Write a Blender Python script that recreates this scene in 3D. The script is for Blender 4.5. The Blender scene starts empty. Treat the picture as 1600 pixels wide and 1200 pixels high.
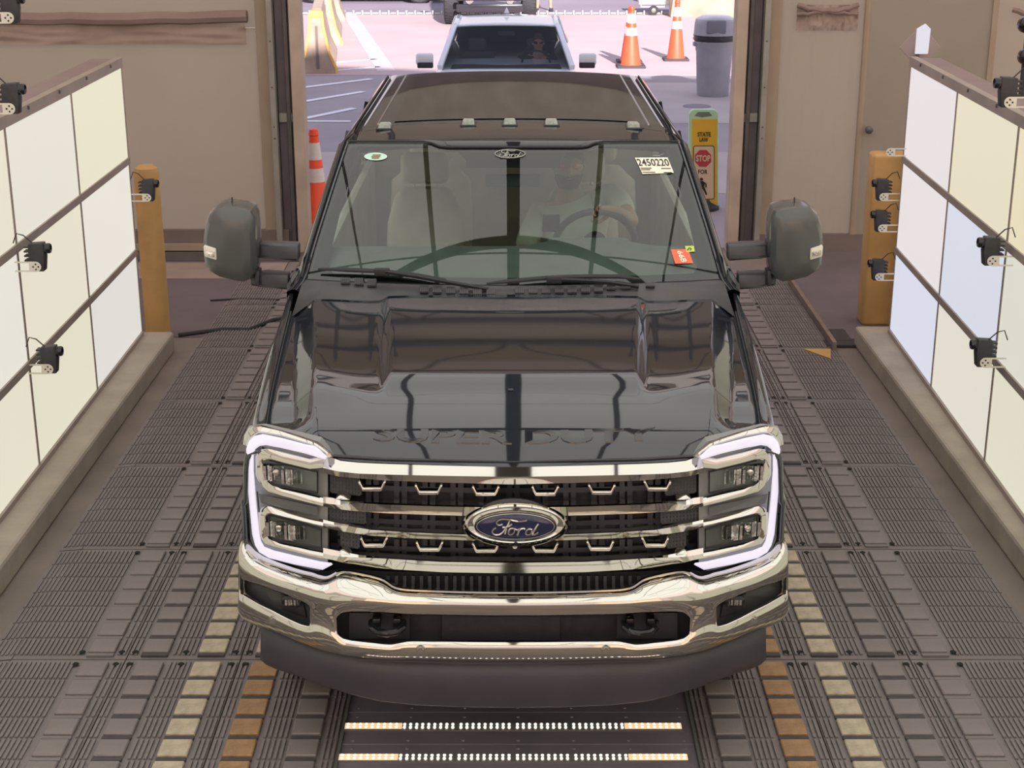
import bpy, bmesh, math, random
from mathutils import Vector, Matrix, noise
random.seed(7)
SC = bpy.context.scene
COL = SC.collection
PI = math.pi
# ------------------------------------------------------------ camera
H = 3.3; F = 2400.0; PITCH = math.radians(18.43); CX = 802.0
cam = bpy.data.cameras.new('camera'); cam_o = bpy.data.objects.new('camera', cam); COL.objects.link(cam_o)
cam_o.location = (0, 0, H); cam_o.rotation_euler = (PI/2 - PITCH, 0, 0)
cam.sensor_fit = 'HORIZONTAL'; cam.sensor_width = 36.0; cam.lens = 36.0*F/1600
cam.shift_x = -(CX-800)/1600; cam.clip_start = 0.05; cam.clip_end = 400
SC.camera = cam_o
# ------------------------------------------------------------ sky, sun, exposure
world = bpy.data.worlds.new('hazy_sky'); SC.world = world; world.use_nodes = True
wn = world.node_tree; bgn = wn.nodes['Background']
tc = wn.nodes.new('ShaderNodeTexCoord'); sp = wn.nodes.new('ShaderNodeSeparateXYZ'); rp = wn.nodes.new('ShaderNodeValToRGB')
wn.links.new(tc.outputs['Generated'], sp.inputs[0]); wn.links.new(sp.outputs['Z'], rp.inputs[0]); wn.links.new(rp.outputs[0], bgn.inputs[0])
rp.color_ramp.elements[0].color = (1.0, .90, .95, 1); rp.color_ramp.elements[1].color = (.62, .68, .95, 1)
bgn.inputs[1].default_value = 1.0
sun = bpy.data.lights.new('sun', 'SUN'); sun.energy = 10.0; sun.color = (1.0, .90, .92); sun.angle = .02
sun_o = bpy.data.objects.new('sun', sun); COL.objects.link(sun_o)
sun_o.rotation_euler = Vector((-.22, 1, -.53)).to_track_quat('-Z', 'Y').to_euler(); sun_o.location = (2, -10, 14)
vs = SC.view_settings; vs.view_transform = 'Standard'; vs.look = 'None'; vs.gamma = 1; vs.exposure = 0.0
vs.use_curve_mapping = False
CEIL_E = 1.45      # radiance of the overhead light panels
SIDE_E = 0.80     # radiance of the side light walls

# ------------------------------------------------------------ pixel -> world helpers (photo pixels, real depth Y)
def dray(px, py):
    v = (600-py)/F
    return Vector(((px-CX)/F, math.cos(PITCH)+v*math.sin(PITCH), -math.sin(PITCH)+v*math.cos(PITCH)))
def W(px, py, Y):
    d = dray(px, py); k = Y/d.y
    return Vector((d.x*k, Y, H+d.z*k))
def WZ(px, py, z=0.0):
    d = dray(px, py); k = (z-H)/d.z
    return Vector((d.x*k, d.y*k, z))
def lin(c):
    c = c/255.0
    return c/12.92 if c <= .04045 else ((c+.055)/1.055)**2.4
def C(r, g, b): return (lin(r), lin(g), lin(b))

# ------------------------------------------------------------ materials
MATS = {}
def mat(name, col, rough=.6, metal=0, var=.0, scale=6, bump=0, bscale=40, ior=1.5, emit=None, es=1.0, col2=None, coat=0, spec=None):
    m = bpy.data.materials.new(name); m.use_nodes = True; nt = m.node_tree; b = nt.nodes['Principled BSDF']
    b.inputs['Base Color'].default_value = (*col, 1); b.inputs['Roughness'].default_value = rough
    b.inputs['Metallic'].default_value = metal; b.inputs['IOR'].default_value = ior
    if coat: b.inputs['Coat Weight'].default_value = coat; b.inputs['Coat Roughness'].default_value = .02
    if spec is not None: b.inputs['Specular IOR Level'].default_value = spec
    t = nt.nodes.new('ShaderNodeTexCoord')
    if var or col2:
        n = nt.nodes.new('ShaderNodeTexNoise'); n.inputs['Scale'].default_value = scale; n.inputs['Detail'].default_value = 6
        r = nt.nodes.new('ShaderNodeValToRGB'); nt.links.new(t.outputs['Object'], n.inputs['Vector']); nt.links.new(n.outputs['Fac'], r.inputs[0])
        a = tuple(x*(1-var) for x in col); c = col2 if col2 else tuple(min(1, x*(1+var)) for x in col)
        r.color_ramp.elements[0].position = .32; r.color_ramp.elements[1].position = .68
        r.color_ramp.elements[0].color = (*a, 1); r.color_ramp.elements[1].color = (*c, 1)
        nt.links.new(r.outputs[0], b.inputs['Base Color'])
    if bump:
        n2 = nt.nodes.new('ShaderNodeTexNoise'); n2.inputs['Scale'].default_value = bscale; n2.inputs['Detail'].default_value = 4
        bp = nt.nodes.new('ShaderNodeBump'); bp.inputs['Strength'].default_value = bump; bp.inputs['Distance'].default_value = .01
        nt.links.new(t.outputs['Object'], n2.inputs['Vector']); nt.links.new(n2.outputs['Fac'], bp.inputs['Height']); nt.links.new(bp.outputs[0], b.inputs['Normal'])
    if emit:
        b.inputs['Emission Color'].default_value = (*emit, 1); b.inputs['Emission Strength'].default_value = es
    MATS[name] = m; return m
def thin_glass(name, tint, ior=1.55, rough=0.0):
    m = bpy.data.materials.new(name); m.use_nodes = True; nt = m.node_tree
    for n in list(nt.nodes): nt.nodes.remove(n)
    o = nt.nodes.new('ShaderNodeOutputMaterial'); mx = nt.nodes.new('ShaderNodeMixShader'); f = nt.nodes.new('ShaderNodeFresnel')
    tr = nt.nodes.new('ShaderNodeBsdfTransparent'); g = nt.nodes.new('ShaderNodeBsdfGlossy')
    g.inputs['Roughness'].default_value = rough; f.inputs['IOR'].default_value = ior; tr.inputs['Color'].default_value = (*tint, 1)
    nt.links.new(f.outputs[0], mx.inputs[0]); nt.links.new(tr.outputs[0], mx.inputs[1]); nt.links.new(g.outputs[0], mx.inputs[2]); nt.links.new(mx.outputs[0], o.inputs[0])
    MATS[name] = m; return m

paint = mat('black_truck_paint', (.018, .021, .027), .035, ior=1.75, coat=0)
letterpaint = mat('embossed_black_paint', (.015, .017, .021), .06, ior=1.7)
chrome = mat('chrome', (.62, .60, .545), .045, 1)
dchrome = mat('satin_chrome', (.55, .53, .5), .22, 1)
blackpl = mat('black_plastic', (.036, .033, .038), .5, var=.15, scale=30, bump=.1, bscale=300)
greypl = mat('dark_grey_plastic', (.05, .05, .053), .4, var=.1, scale=12)
valpl = mat('valance_plastic', (.050, .047, .056), .42, var=.12, scale=5)
rubber = mat('tyre_rubber', (.03, .03, .032), .75, var=.2, scale=20, bump=.3, bscale=80)
glass_w = thin_glass('windshield_glass', (.80, .90, .83), 1.85)
glass_l = thin_glass('lamp_lens_glass', (.85, .87, .86), 1.45)
glass_s = thin_glass('tinted_side_glass', (.55, .58, .57), 1.5); glass_f = thin_glass('front_side_glass', (.72, .78, .75), 1.5)
frit = mat('ceramic_frit', (.012, .012, .013), .4)
reflector = mat('lamp_reflector', (.8, .8, .78), .18, 1, var=.3, scale=30, bump=.6, bscale=25)
lampgrey = mat('lamp_bezel', (.26, .265, .26), .3)
drl = mat('lit_running_lamp', (.25, .25, .26), .3, emit=(.80, .74, .86), es=.92)
amberled = mat('clear_marker_lens', C(150, 155, 145), .15, var=.2, scale=60, ior=1.5)
sealm = mat('seal_rubber', (.018, .018, .02), .6)
blue = mat('badge_blue', (.010, .014, .06), .12, coat=.5)
silver = mat('badge_silver', (.62, .6, .6), .2, 1)
seatm = mat('pale_seat_leather', C(190, 180, 165), .55, var=.08, scale=9, bump=.1, bscale=60)
cabin = mat('grey_cabin_trim', C(190, 190, 182), .7, var=.1, scale=4)
dashm = mat('charcoal_dash', C(130, 138, 134), .65, var=.12, scale=8, bump=.15, bscale=200)
wheelm = mat('steering_leather', C(45, 45, 48), .5)
skin = mat('skin', C(196, 150, 125), .5, var=.08, scale=12)
shirt = mat('pale_grey_shirt', C(205, 208, 190), .85, var=.06, scale=6, bump=.4, bscale=14)
darkcl = mat('dark_shirt', C(50, 50, 58), .85, var=.1, scale=8)
hairm = mat('brown_hair', C(70, 55, 45), .8, var=.3, scale=40)
denim = mat('dark_trousers', C(55, 58, 70), .85, var=.1, scale=20)
redlens = mat('orange_mirror_lens', (.9, .10, .05), .1, emit=None, coat=1)
blackgl = mat('black_gloss', (.01, .01, .012), .1)
concrete = mat('lane_concrete', C(123, 113, 106), .85, var=.13, scale=2.2, bump=.25, bscale=60)
kerbc = mat('kerb_concrete', C(160, 150, 137), .85, var=.12, scale=3.5, bump=.35, bscale=35)
matr = mat('mat_rubber', C(120, 112, 111), .65, var=.10, scale=2.5, bump=.15, bscale=150)
padr = mat('pad_rubber', C(125, 116, 115), .6, var=.10, scale=5, bump=.2, bscale=120)
padw = mat('pad_white', C(178, 166, 144), .7, var=.18, scale=30, bump=.3, bscale=120)
pady = mat('pad_ochre', C(154, 121, 86), .7, var=.18, scale=26, bump=.3, bscale=120)
slotd = mat('slot_dark', C(72, 66, 68), .8, var=.1, scale=20)
hole = mat('bolt_hole_dark', (.006, .006, .006), .9)
pitm = mat('scanner_plate', C(118, 112, 117), .42, var=.10, scale=3)
steel = mat('grey_steel', C(140, 138, 132), .45, .6, var=.15, scale=8)
steeld = mat('dark_steel', C(92, 88, 88), .5, .3, var=.15, scale=8)
frame_m = mat('panel_frame_aluminium', C(158, 146, 136), .5, .2, var=.1, scale=4)
capm = mat('panel_back_sheet', C(132, 116, 112), .6, var=.1, scale=3)
yell = mat('bollard_yellow', C(190, 150, 92), .55, var=.12, scale=5, bump=.1, bscale=30)
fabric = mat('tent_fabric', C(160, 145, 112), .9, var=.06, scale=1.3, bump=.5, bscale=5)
fabricd = mat('tent_fabric_shaded', C(140, 122, 114), .9, var=.1, scale=2, bump=.6, bscale=6)  # darker copy of the fabric, shade of the folds put into its colour
ceilf = mat('ceiling_fabric', C(190, 172, 160), .9, var=.08, scale=.8)
hemm = mat('hem_fabric', C(160, 145, 125), .9, var=.06, scale=3)
greydoor = mat('grey_door_paint', C(150, 143, 130), .7, var=.05, scale=1.5)
postm = mat('gate_post_steel', C(150, 148, 140), .5, .3, var=.12, scale=5)
postd = mat('gate_track_dark', C(104, 96, 100), .55, .2, var=.12, scale=5)
postl = mat('gate_post_pale', C(178, 162, 146), .7, var=.12, scale=4)
asph = mat('shaded_asphalt', C(158, 148, 152), .9, var=.08, scale=1.0, bump=.3, bscale=50)  # darker of two yard tones, split at the edge of the tent's shade
slabm = mat('pale_concrete_apron', C(182, 170, 168), .9, var=.06, scale=1.2)
roadm = mat('far_road', C(140, 130, 140), .9, var=.08, scale=.6)
pinkc = mat('sunlit_concrete', C(186, 166, 166), .9, var=.05, scale=.7)  # paler yard tone, sunlight beyond the tent's shade is partly in this colour
linew = mat('line_paint', C(232, 230, 236), .7, var=.04, scale=9)
barc = mat('barrier_concrete', C(172, 152, 134), .85, var=.15, scale=3, bump=.3, bscale=30)
bary = mat('barrier_yellow', C(225, 180, 95), .6, var=.1, scale=8)
coneo = mat('cone_orange', C(250, 88, 52), .5, var=.06, scale=9)
conew = mat('cone_reflective', C(225, 215, 210), .45, var=.05, scale=20)
coneb = mat('cone_base_black', C(66, 64, 68), .7)
bing = mat('bin_grey', C(160, 160, 168), .55, var=.08, scale=5)
bind = mat('bin_dark', C(120, 120, 130), .6)
bagm = mat('bin_bag', C(48, 48, 56), .35, bump=.8, bscale=20)
signy = mat('sign_yellow', C(240, 195, 60), .5)
signg = mat('sign_green_post', C(190, 232, 195), .5)
signc = mat('sign_cream', C(232, 208, 176), .5)
signr = mat('sign_red', C(196, 70, 80), .5)
ink = mat('ink_dark', C(50, 44, 44), .6)
white = mat('white_print', C(240, 236, 228), .6)
carw = mat('silver_car_paint', C(232, 236, 244), .15, .0, coat=.6)
card = mat('dark_car_paint', C(46, 46, 52), .2, coat=.5)
gls_d = mat('dark_car_glass', (.02, .022, .024), .04)
camb = mat('camera_black', C(52, 50, 52), .5, var=.2, scale=30)
bracket = mat('bracket_white', C(222, 216, 200), .5)
paper = mat('sticker_paper', C(244, 236, 215), .6)
stko = mat('sticker_orange', C(240, 110, 80), .6)
stkg = mat('sticker_green', C(190, 215, 100), .6)
stkm = mat('sticker_mint', C(190, 226, 205), .6)
ledm = mat('led_white', (1, 1, 1), .3, emit=(1.0, .93, .80), es=5.0)
ledh = mat('led_glow_lens', (.5, .4, .3), .3, emit=(1.0, .62, .33), es=.9)
lede = mat('led_channel', C(120, 116, 114), .35, .3)
def translucent(m, k, col):
    nt = m.node_tree; b = nt.nodes['Principled BSDF']; o = nt.nodes['Material Output']
    tr = nt.nodes.new('ShaderNodeBsdfTranslucent'); tr.inputs[0].default_value = (*col, 1); mx = nt.nodes.new('ShaderNodeMixShader'); mx.inputs[0].default_value = k
    nt.links.new(b.outputs[0], mx.inputs[1]); nt.links.new(tr.outputs[0], mx.inputs[2]); nt.links.new(mx.outputs[0], o.inputs[0])
translucent(ceilf, .8, (.85, .76, .63)); translucent(fabric, .5, (.62, .54, .41))
trussm = mat('truss_black', C(84, 76, 76), .6)

# ------------------------------------------------------------ object helpers
def tag(o, label=None, cat=None, group=None, kind=None):
    if label: o['label'] = label
    if cat: o['category'] = cat
    if group: o['group'] = group
    if kind: o['kind'] = kind
    return o
def empty(name, loc=(0, 0, 0), label=None, cat=None, group=None, kind=None):
    o = bpy.data.objects.new(name, None); o.empty_display_size = .1; o.location = loc; COL.objects.link(o)
    return tag(o, label, cat, group, kind)
def place(o, parent):
    """parent keeping the vertices' world coordinates"""
    if parent is not None:
        o.parent = parent
        p = parent; off = Vector((0, 0, 0))
        while p is not None: off += p.location; p = p.parent
        o.location = o.location - off
    return o
class MB:
    def __init__(s): s.v = []; s.f = []
    def add(s, vs, fs):
        n = len(s.v); s.v += [Vector(a) for a in vs]; s.f += [tuple(i+n for i in f) for f in fs]; return s
    def box(s, c, d, rz=0, R=None):
        R = R or Matrix.Rotation(rz, 3, 'Z'); c = Vector(c)
        vs = [c + R @ Vector((x*d[0]/2, y*d[1]/2, z*d[2]/2)) for x in (-1, 1) for y in (-1, 1) for z in (-1, 1)]
        return s.add(vs, [(0, 1, 3, 2), (4, 6, 7, 5), (0, 4, 5, 1), (2, 3, 7, 6), (0, 2, 6, 4), (1, 5, 7, 3)])
    def bar(s, a, b, w, h=None):
        a = Vector(a); b = Vector(b); h = h or w; d = b-a; L = d.length; z = d.normalized()
        x = z.cross(Vector((0, 0, 1)));  x = x.normalized() if x.length > 1e-4 else Vector((1, 0, 0)); y = x.cross(z)
        R = Matrix((x, y, z)).transposed()
        return s.box((a+b)/2, (w, h, L), R=R)
    def grid(s, rows, closed_u=False, closed_v=False):
        n = len(rows[0]); m = len(rows); fs = []
        for j in range(m if closed_v else m-1):
            for i in range(n if closed_u else n-1):
                a = j*n+i; b = j*n+(i+1) % n; c = ((j+1) % m)*n+(i+1) % n; d = ((j+1) % m)*n+i
                fs.append((a, b, c, d))
        return s.add([p for r in rows for p in r], fs)
    def tube(s, path, r, n=8, caps=True, flat=1.0):
        P = [Vector(p) for p in path]; rows = []; up = None
        for i, p in enumerate(P):
            t = (P[min(i+1, len(P)-1)]-P[max(i-1, 0)]).normalized()
            if up is None: up = t.orthogonal().normalized()
            up = (up - t*up.dot(t)).normalized(); sd = t.cross(up)
            rr = r[i] if isinstance(r, (list, tuple)) else r
            rows.append([p + rr*(math.cos(2*PI*k/n)*up + math.sin(2*PI*k/n)*sd*flat) for k in range(n)])
        base = len(s.v); s.grid(rows, closed_u=True)
        if caps:
            s.f.append(tuple(base+k for k in range(n))[::-1]); e = base+(len(P)-1)*n; s.f.append(tuple(e+k for k in range(n)))
        return s
    def lathe(s, c, prof, n=24, axis='Z', cap=True):
        c = Vector(c); rows = []
        for (r, h) in prof:
            row = []
            for k in range(n):
                a = 2*PI*k/n; x, y = r*math.cos(a), r*math.sin(a)
                row.append(c + (Vector((x, y, h)) if axis == 'Z' else Vector((h, x, y)) if axis == 'X' else Vector((x, h, y))))
            rows.append(row)
        base = len(s.v); s.grid(rows, closed_u=True)
        if cap:
            s.f.append(tuple(base+k for k in range(n))[::-1]); e = base+(len(prof)-1)*n; s.f.append(tuple(e+k for k in range(n)))
        return s
    def prism(s, pts, vec):
        vec = Vector(vec); n = len(pts); P = [Vector(p) for p in pts]
        fs = [tuple(range(n)), tuple(range(2*n-1, n-1, -1))] + [(i, (i+1) % n, n+(i+1) % n, n+i) for i in range(n)]
        return s.add(P+[p+vec for p in P], fs)
    def loft(s, secs):
        base = len(s.v); n = len(secs[0]); s.grid(secs, closed_u=True)
        s.f.append(tuple(base+k for k in range(n))[::-1]); e = base+(len(secs)-1)*n; s.f.append(tuple(e+k for k in range(n)))
        return s
    def mirx(s):
        s.v = [Vector((-p.x, p.y, p.z)) for p in s.v]; s.f = [f[::-1] for f in s.f]; return s
    def build(s, name, m, parent=None, smooth=35, bevel=0, seg=2, subsurf=0, solid=0, normals=True, label=None, kind=None, origin=None, simple=False):
        me = bpy.data.meshes.new(name)
        o0 = Vector(origin) if origin is not None else Vector((0, 0, 0))
        me.from_pydata([p-o0 for p in s.v], [], s.f); me.update()
        if normals or bevel:
            bm = bmesh.new(); bm.from_mesh(me)
            bmesh.ops.remove_doubles(bm, verts=bm.verts, dist=1e-5)
            bmesh.ops.recalc_face_normals(bm, faces=bm.faces)
            if bevel:
                ed = [e for e in bm.edges if len(e.link_faces) == 2 and e.calc_face_angle(0) > .5]
                bmesh.ops.bevel(bm, geom=ed, offset=bevel, segments=seg, affect='EDGES', profile=.5, clamp_overlap=True)
            bm.to_mesh(me); bm.free()
        if smooth:
            me.shade_smooth(); me.set_sharp_from_angle(angle=math.radians(smooth))
        me.materials.append(m if not isinstance(m, str) else MATS[m])
        o = bpy.data.objects.new(name, me); COL.objects.link(o); o.location = o0
        if solid:
            q = o.modifiers.new('solid', 'SOLIDIFY'); q.thickness = abs(solid); q.offset = 1 if solid > 0 else -1
        if subsurf:
            q = o.modifiers.new('sub', 'SUBSURF'); q.levels = subsurf; q.render_levels = subsurf
        place(o, parent)
        if label: o['label'] = label
        if kind: o['kind'] = kind
        return o
def sph(mb, c, r, n=12, m=8):
    c = Vector(c); r = (r, r, r) if not isinstance(r, (tuple, list)) else r
    rows = [[c + Vector((r[0]*math.sin(PI*j/m)*math.cos(2*PI*i/n), r[1]*math.sin(PI*j/m)*math.sin(2*PI*i/n), r[2]*math.cos(PI*j/m))) for i in range(n)] for j in range(m+1)]
    mb.grid(rows, closed_u=True); return mb
def copy_tree(o, parent=None):
    c = o.copy(); COL.objects.link(c); c.parent = parent
    for ch in [x for x in o.children]: copy_tree(ch, c)
    return c
def text_mesh(body, boldness=.0):
    cu = bpy.data.curves.new('text', 'FONT'); cu.body = body; cu.size = 1; cu.offset = boldness; cu.resolution_u = 3
    o = bpy.data.objects.new('text', cu); COL.objects.link(o)
    me = bpy.data.meshes.new_from_object(o.evaluated_get(bpy.context.evaluated_depsgraph_get()))
    bpy.data.objects.remove(o); bpy.data.curves.remove(cu)
    vs = [v.co.copy() for v in me.vertices]; fs = [tuple(p.vertices) for p in me.polygons]
    bpy.data.meshes.remove(me)
    x0 = min(v.x for v in vs); x1 = max(v.x for v in vs); y0 = min(v.y for v in vs); y1 = max(v.y for v in vs)
    return [((v.x-x0)/(x1-x0), (v.y-y0)/(y1-y0)) for v in vs], fs
def text_on(body, fn, name, m, parent, depth=None, bold=.0, label=None):
    """fn(u,v)->world point; depth = vector or fn for thickness"""
    uv, fs = text_mesh(body, bold)
    b = MB(); top = [fn(u, v) for u, v in uv]
    b.add(top, fs)
    if depth is not None:
        d = Vector(depth); n = len(top); b.add([p-d for p in top], [f[::-1] for f in fs])
        cnt = {}
        for f in fs:
            for i in range(len(f)):
                e = (f[i], f[(i+1) % len(f)]); k = (min(e), max(e)); cnt[k] = (cnt.get(k, (0, 0))[0]+1, e)
        for k, (c, e) in cnt.items():
            if c == 1: b.f.append((e[1], e[0], e[0]+n, e[1]+n))
    return b.build(name, m, parent, smooth=0, normals=False, label=label)
def quadmap(a, b, c, d):
    """a=bottom-left b=bottom-right c=top-right d=top-left, world points"""
    a, b, c, d = map(Vector, (a, b, c, d))
    return lambda u, v: (a*(1-u)+b*u)*(1-v) + (d*(1-u)+c*u)*v
def full(left):
    """left half list of (px, ...) ordered outer->centre, mirrored to full width"""
    l = list(left); r = [(2*CX-t[0],)+tuple(t[1:]) for t in reversed(l)]
    if abs(l[-1][0]-CX) < .5: r = r[1:]
    return l+r
def smoothstep(x):
    x = max(0, min(1, x)); return x*x*(3-2*x)
def interp(tab, x):
    if x <= tab[0][0]: return tab[0][1]
    for (a, fa), (b, fb) in zip(tab, tab[1:]):
        if x <= b: return fa+(fb-fa)*(x-a)/(b-a)
    return tab[-1][1]

def skin_mesh(J, bones, root, sub=2):
    names = list(J); idx = {n: i for i, n in enumerate(names)}
    bm = bmesh.new(); lay = bm.verts.layers.skin.verify()
    vs = []
    for n in names:
        p, r = J[n]; v = bm.verts.new(p); r2 = r if isinstance(r, tuple) else (r, r)
        v[lay].radius = r2; v[lay].use_root = (n == root); vs.append(v)
    bm.verts.ensure_lookup_table()
    for a, b in bones: bm.edges.new((vs[idx[a]], vs[idx[b]]))
    me = bpy.data.meshes.new('skin'); bm.to_mesh(me); bm.free()
    o = bpy.data.objects.new('skin', me); COL.objects.link(o)
    sk = o.modifiers.new('s', 'SKIN'); sk.use_smooth_shade = True
    su = o.modifiers.new('u', 'SUBSURF'); su.levels = sub; su.render_levels = sub
    m2 = bpy.data.meshes.new_from_object(o.evaluated_get(bpy.context.evaluated_depsgraph_get()))
    vv = [v.co.copy() for v in m2.vertices]; ff = [tuple(p.vertices) for p in m2.polygons]
    bpy.data.objects.remove(o); bpy.data.meshes.remove(me); bpy.data.meshes.remove(m2)
    return vv, ff
def head_points(c, yaw=0, pitch=0, s=1.0):
    """head facing -Y; returns rows of an ellipsoid pushed into a face"""
    n, m = 28, 20; rows = []
    R = Matrix.Rotation(yaw, 3, 'Z') @ Matrix.Rotation(pitch, 3, 'X')
    for j in range(m+1):
        th = PI*j/m; row = []
        for i in range(n):
            a = 2*PI*i/n
            x = math.sin(th)*math.sin(a); y = -math.sin(th)*math.cos(a); z = math.cos(th)
            w = 1.0 if z > -.1 else 1-.32*smoothstep((-z-.1)/.8)
            px = .077*x*w; py = .098*y*(1 if y > 0 else w*.5+.5); pz = .118*z
            if y < -.5:
                px_n = px/.077; g = math.exp(-(px_n/.17)**2)
                py -= .024*g*math.exp(-((z+.14)/.16)**2) + .008*g*math.exp(-((z-.05)/.12)**2)       # nose
                py -= .012*math.exp(-(px_n/.3)**2)*math.exp(-((z+.78)/.12)**2)                       # chin
                py -= .008*math.exp(-(px_n/.22)**2)*math.exp(-((z+.48)/.07)**2)                      # lips
                py += .012*(math.exp(-((px_n-.38)/.18)**2)+math.exp(-((px_n+.38)/.18)**2))*math.exp(-((z-.03)/.1)**2)  # sockets
                py -= .006*math.exp(-((z-.2)/.08)**2)                                                # brow
            row.append(Vector(c) + R @ (Vector((px, py, pz))*s))
        rows.append(row)
    return rows, R
# ============================================================ SETTING
LX = .02
WY = 13.8                      # end wall of the tent
# ---- floor slab inside and ground outside
floor = MB().box((0, 2.9, -.1), (14, 22, .2)).build('floor', concrete, smooth=0)
tag(floor, 'grey concrete lane floor inside the tent', kind='structure')
def fpart(name, c, d, m, **k): return MB().box(c, d).build(name, m, floor, smooth=0, **k)
fpart('dark_paving', (-3.3, 12.25, .003), (2.6, 2.5, .006), mat('dark_paving_strip', C(104, 94, 98), .9, var=.1, scale=2), label='dark worn paving by the left tent wall')
fpart('dark_paving', (3.7, 12.35, .003), (2.7, 2.8, .006), MATS['dark_paving_strip'], label='dark worn paving by the right tent wall')
fpart('threshold_strip', (-3.3, 13.0, .006), (2.6, .55, .012), mat('pinkish_concrete_strip', C(150, 134, 124), .9, var=.1, scale=4), label='pinkish concrete strip at the foot of the tent wall')
ground = MB().add([(-60, WY+.1, 0), (60, WY+.1, 0), (60, 120, 0), (-60, 120, 0)], [(0, 1, 2, 3)]).build('ground', asph, smooth=0)
tag(ground, 'grey lavender asphalt yard outside the gate', kind='structure')
def patch(name, x0, x1, y0, y1, z, m, label=None):
    return MB().box(((x0+x1)/2, (y0+y1)/2, z/2), (x1-x0, y1-y0, z)).build(name, m, ground, smooth=0, label=label)
patch('concrete_apron', -8, 8, 16.4, 19.0, .006, slabm, 'pale concrete apron crossing the yard')
patch('concrete_yard', -40, 40, 26.6, 38.3, .008, pinkc, 'bright pinkish concrete yard in the sun')
patch('road', -60, 60, 38.6, 75, .008, roadm, 'grey road beyond the row of studs')
patch('concrete_pad', 2.1, 4.6, 21.3, 25.6, .006, slabm, 'pale concrete pad under the rubbish bin')
MB().lathe((2.7+.02, 22.9, .004), [(.0, .012), (.20, .012), (.21, .004)], 20).build('manhole_cover', roadm, ground)
def line(p, q, w, m=linew, name='painted_line'):
    a = WZ(*p); b = WZ(*q); a.z = b.z = .012; d = (b-a).normalized(); n = Vector((-d.y, d.x, 0))*w/2
    return MB().prism([a-n, b-n, b+n, a+n], (0, 0, -.008)).build(name, m, ground, smooth=0)
for p, q, w in [((440, 190), (548, 190.5), .10), ((471, 187), (553, 170), .12), ((471, 160), (567, 144), .12), ((469, 138), (580, 124), .12), ((520, 111), (594, 105), .11), ((515, 99), (588, 93), .1)]:
    line(p, q, w)
line((545, 22), (604, 112), .32, mat('worn_line_paint', C(200, 186, 190), .8, var=.05), 'worn_painted_line')
line((471, 138), (473, 160), .10)
b = MB()
for i in range(64):
    x = -6.8 + i*.215
    b.box((x, 38.45, .03), (.13, .05, .03)); b.box((x+.107, 38.45, .05), (.03, .05, .09))
studs = b.build('stud', white, None, smooth=0)
studs.name = 'lane_studs'; tag(studs, 'row of small white studs across the yard before the road', 'studs', kind='stuff')

# ---- rubber mats: floor > floor_mat > pad / bolt_hole
MW, ML = .505, 1.16; PP = .158
def mat_mesh(padcols, ribx, side):
    b = MB(); b.box((MW/2, ML/2, .006), (MW-.006, ML-.008, .012))
    for x in ribx:
        for r in range(7):
            y0 = .03+r*PP; b.box((x, y0+PP/2, .016), (.011, PP-.014, .009))
    return b
cols_two = (.06, .31)
ribs_two = [.014, .035] + [.205+.021*i for i in range(5)] + [.452, .472, .492]
cols_one = (.325,)
ribs_one = [.012+.021*i for i in range(14)] + [.465, .488]
def mesh_of(b, name, m, bev=0):
    o = b.build(name, m, None, smooth=0, bevel=bev, seg=1); me = o.data; bpy.data.objects.remove(o); return me
me_two = mesh_of(mat_mesh(cols_two, ribs_two, 1), 'mat_two', matr); me_one = mesh_of(mat_mesh(cols_one, ribs_one, 1), 'mat_one', matr)
def mirmesh(me):
    m2 = me.copy()
    for v in m2.vertices: v.co.x = -v.co.x
    m2.flip_normals(); return m2
meshes = {('t', -1): me_two, ('o', -1): me_one, ('t', 1): mirmesh(me_two), ('o', 1): mirmesh(me_one)}
def padmesh(m):
    b = MB().box((0, 0, .009), (.118, .118, .018)); return mesh_of(b, 'pad', m, .004)
pm = {'r': padmesh(padr), 'w': padmesh(padw), 'y': padmesh(pady)}
slotme = mesh_of(MB().box((0, 0, .0135), (.118, .022, .004)), 'slot', slotd)
holeme = mesh_of(MB().lathe((0, 0, 0), [(0, .0), (.013, .0), (.015, -.002)], 12, cap=False), 'bolt_hole', hole)
def child(name, me, parent, loc, z=0):
    o = bpy.data.objects.new(name, me); COL.objects.link(o); o.parent = parent; o.location = loc; return o
Y0M = 4.87-ML
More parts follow.
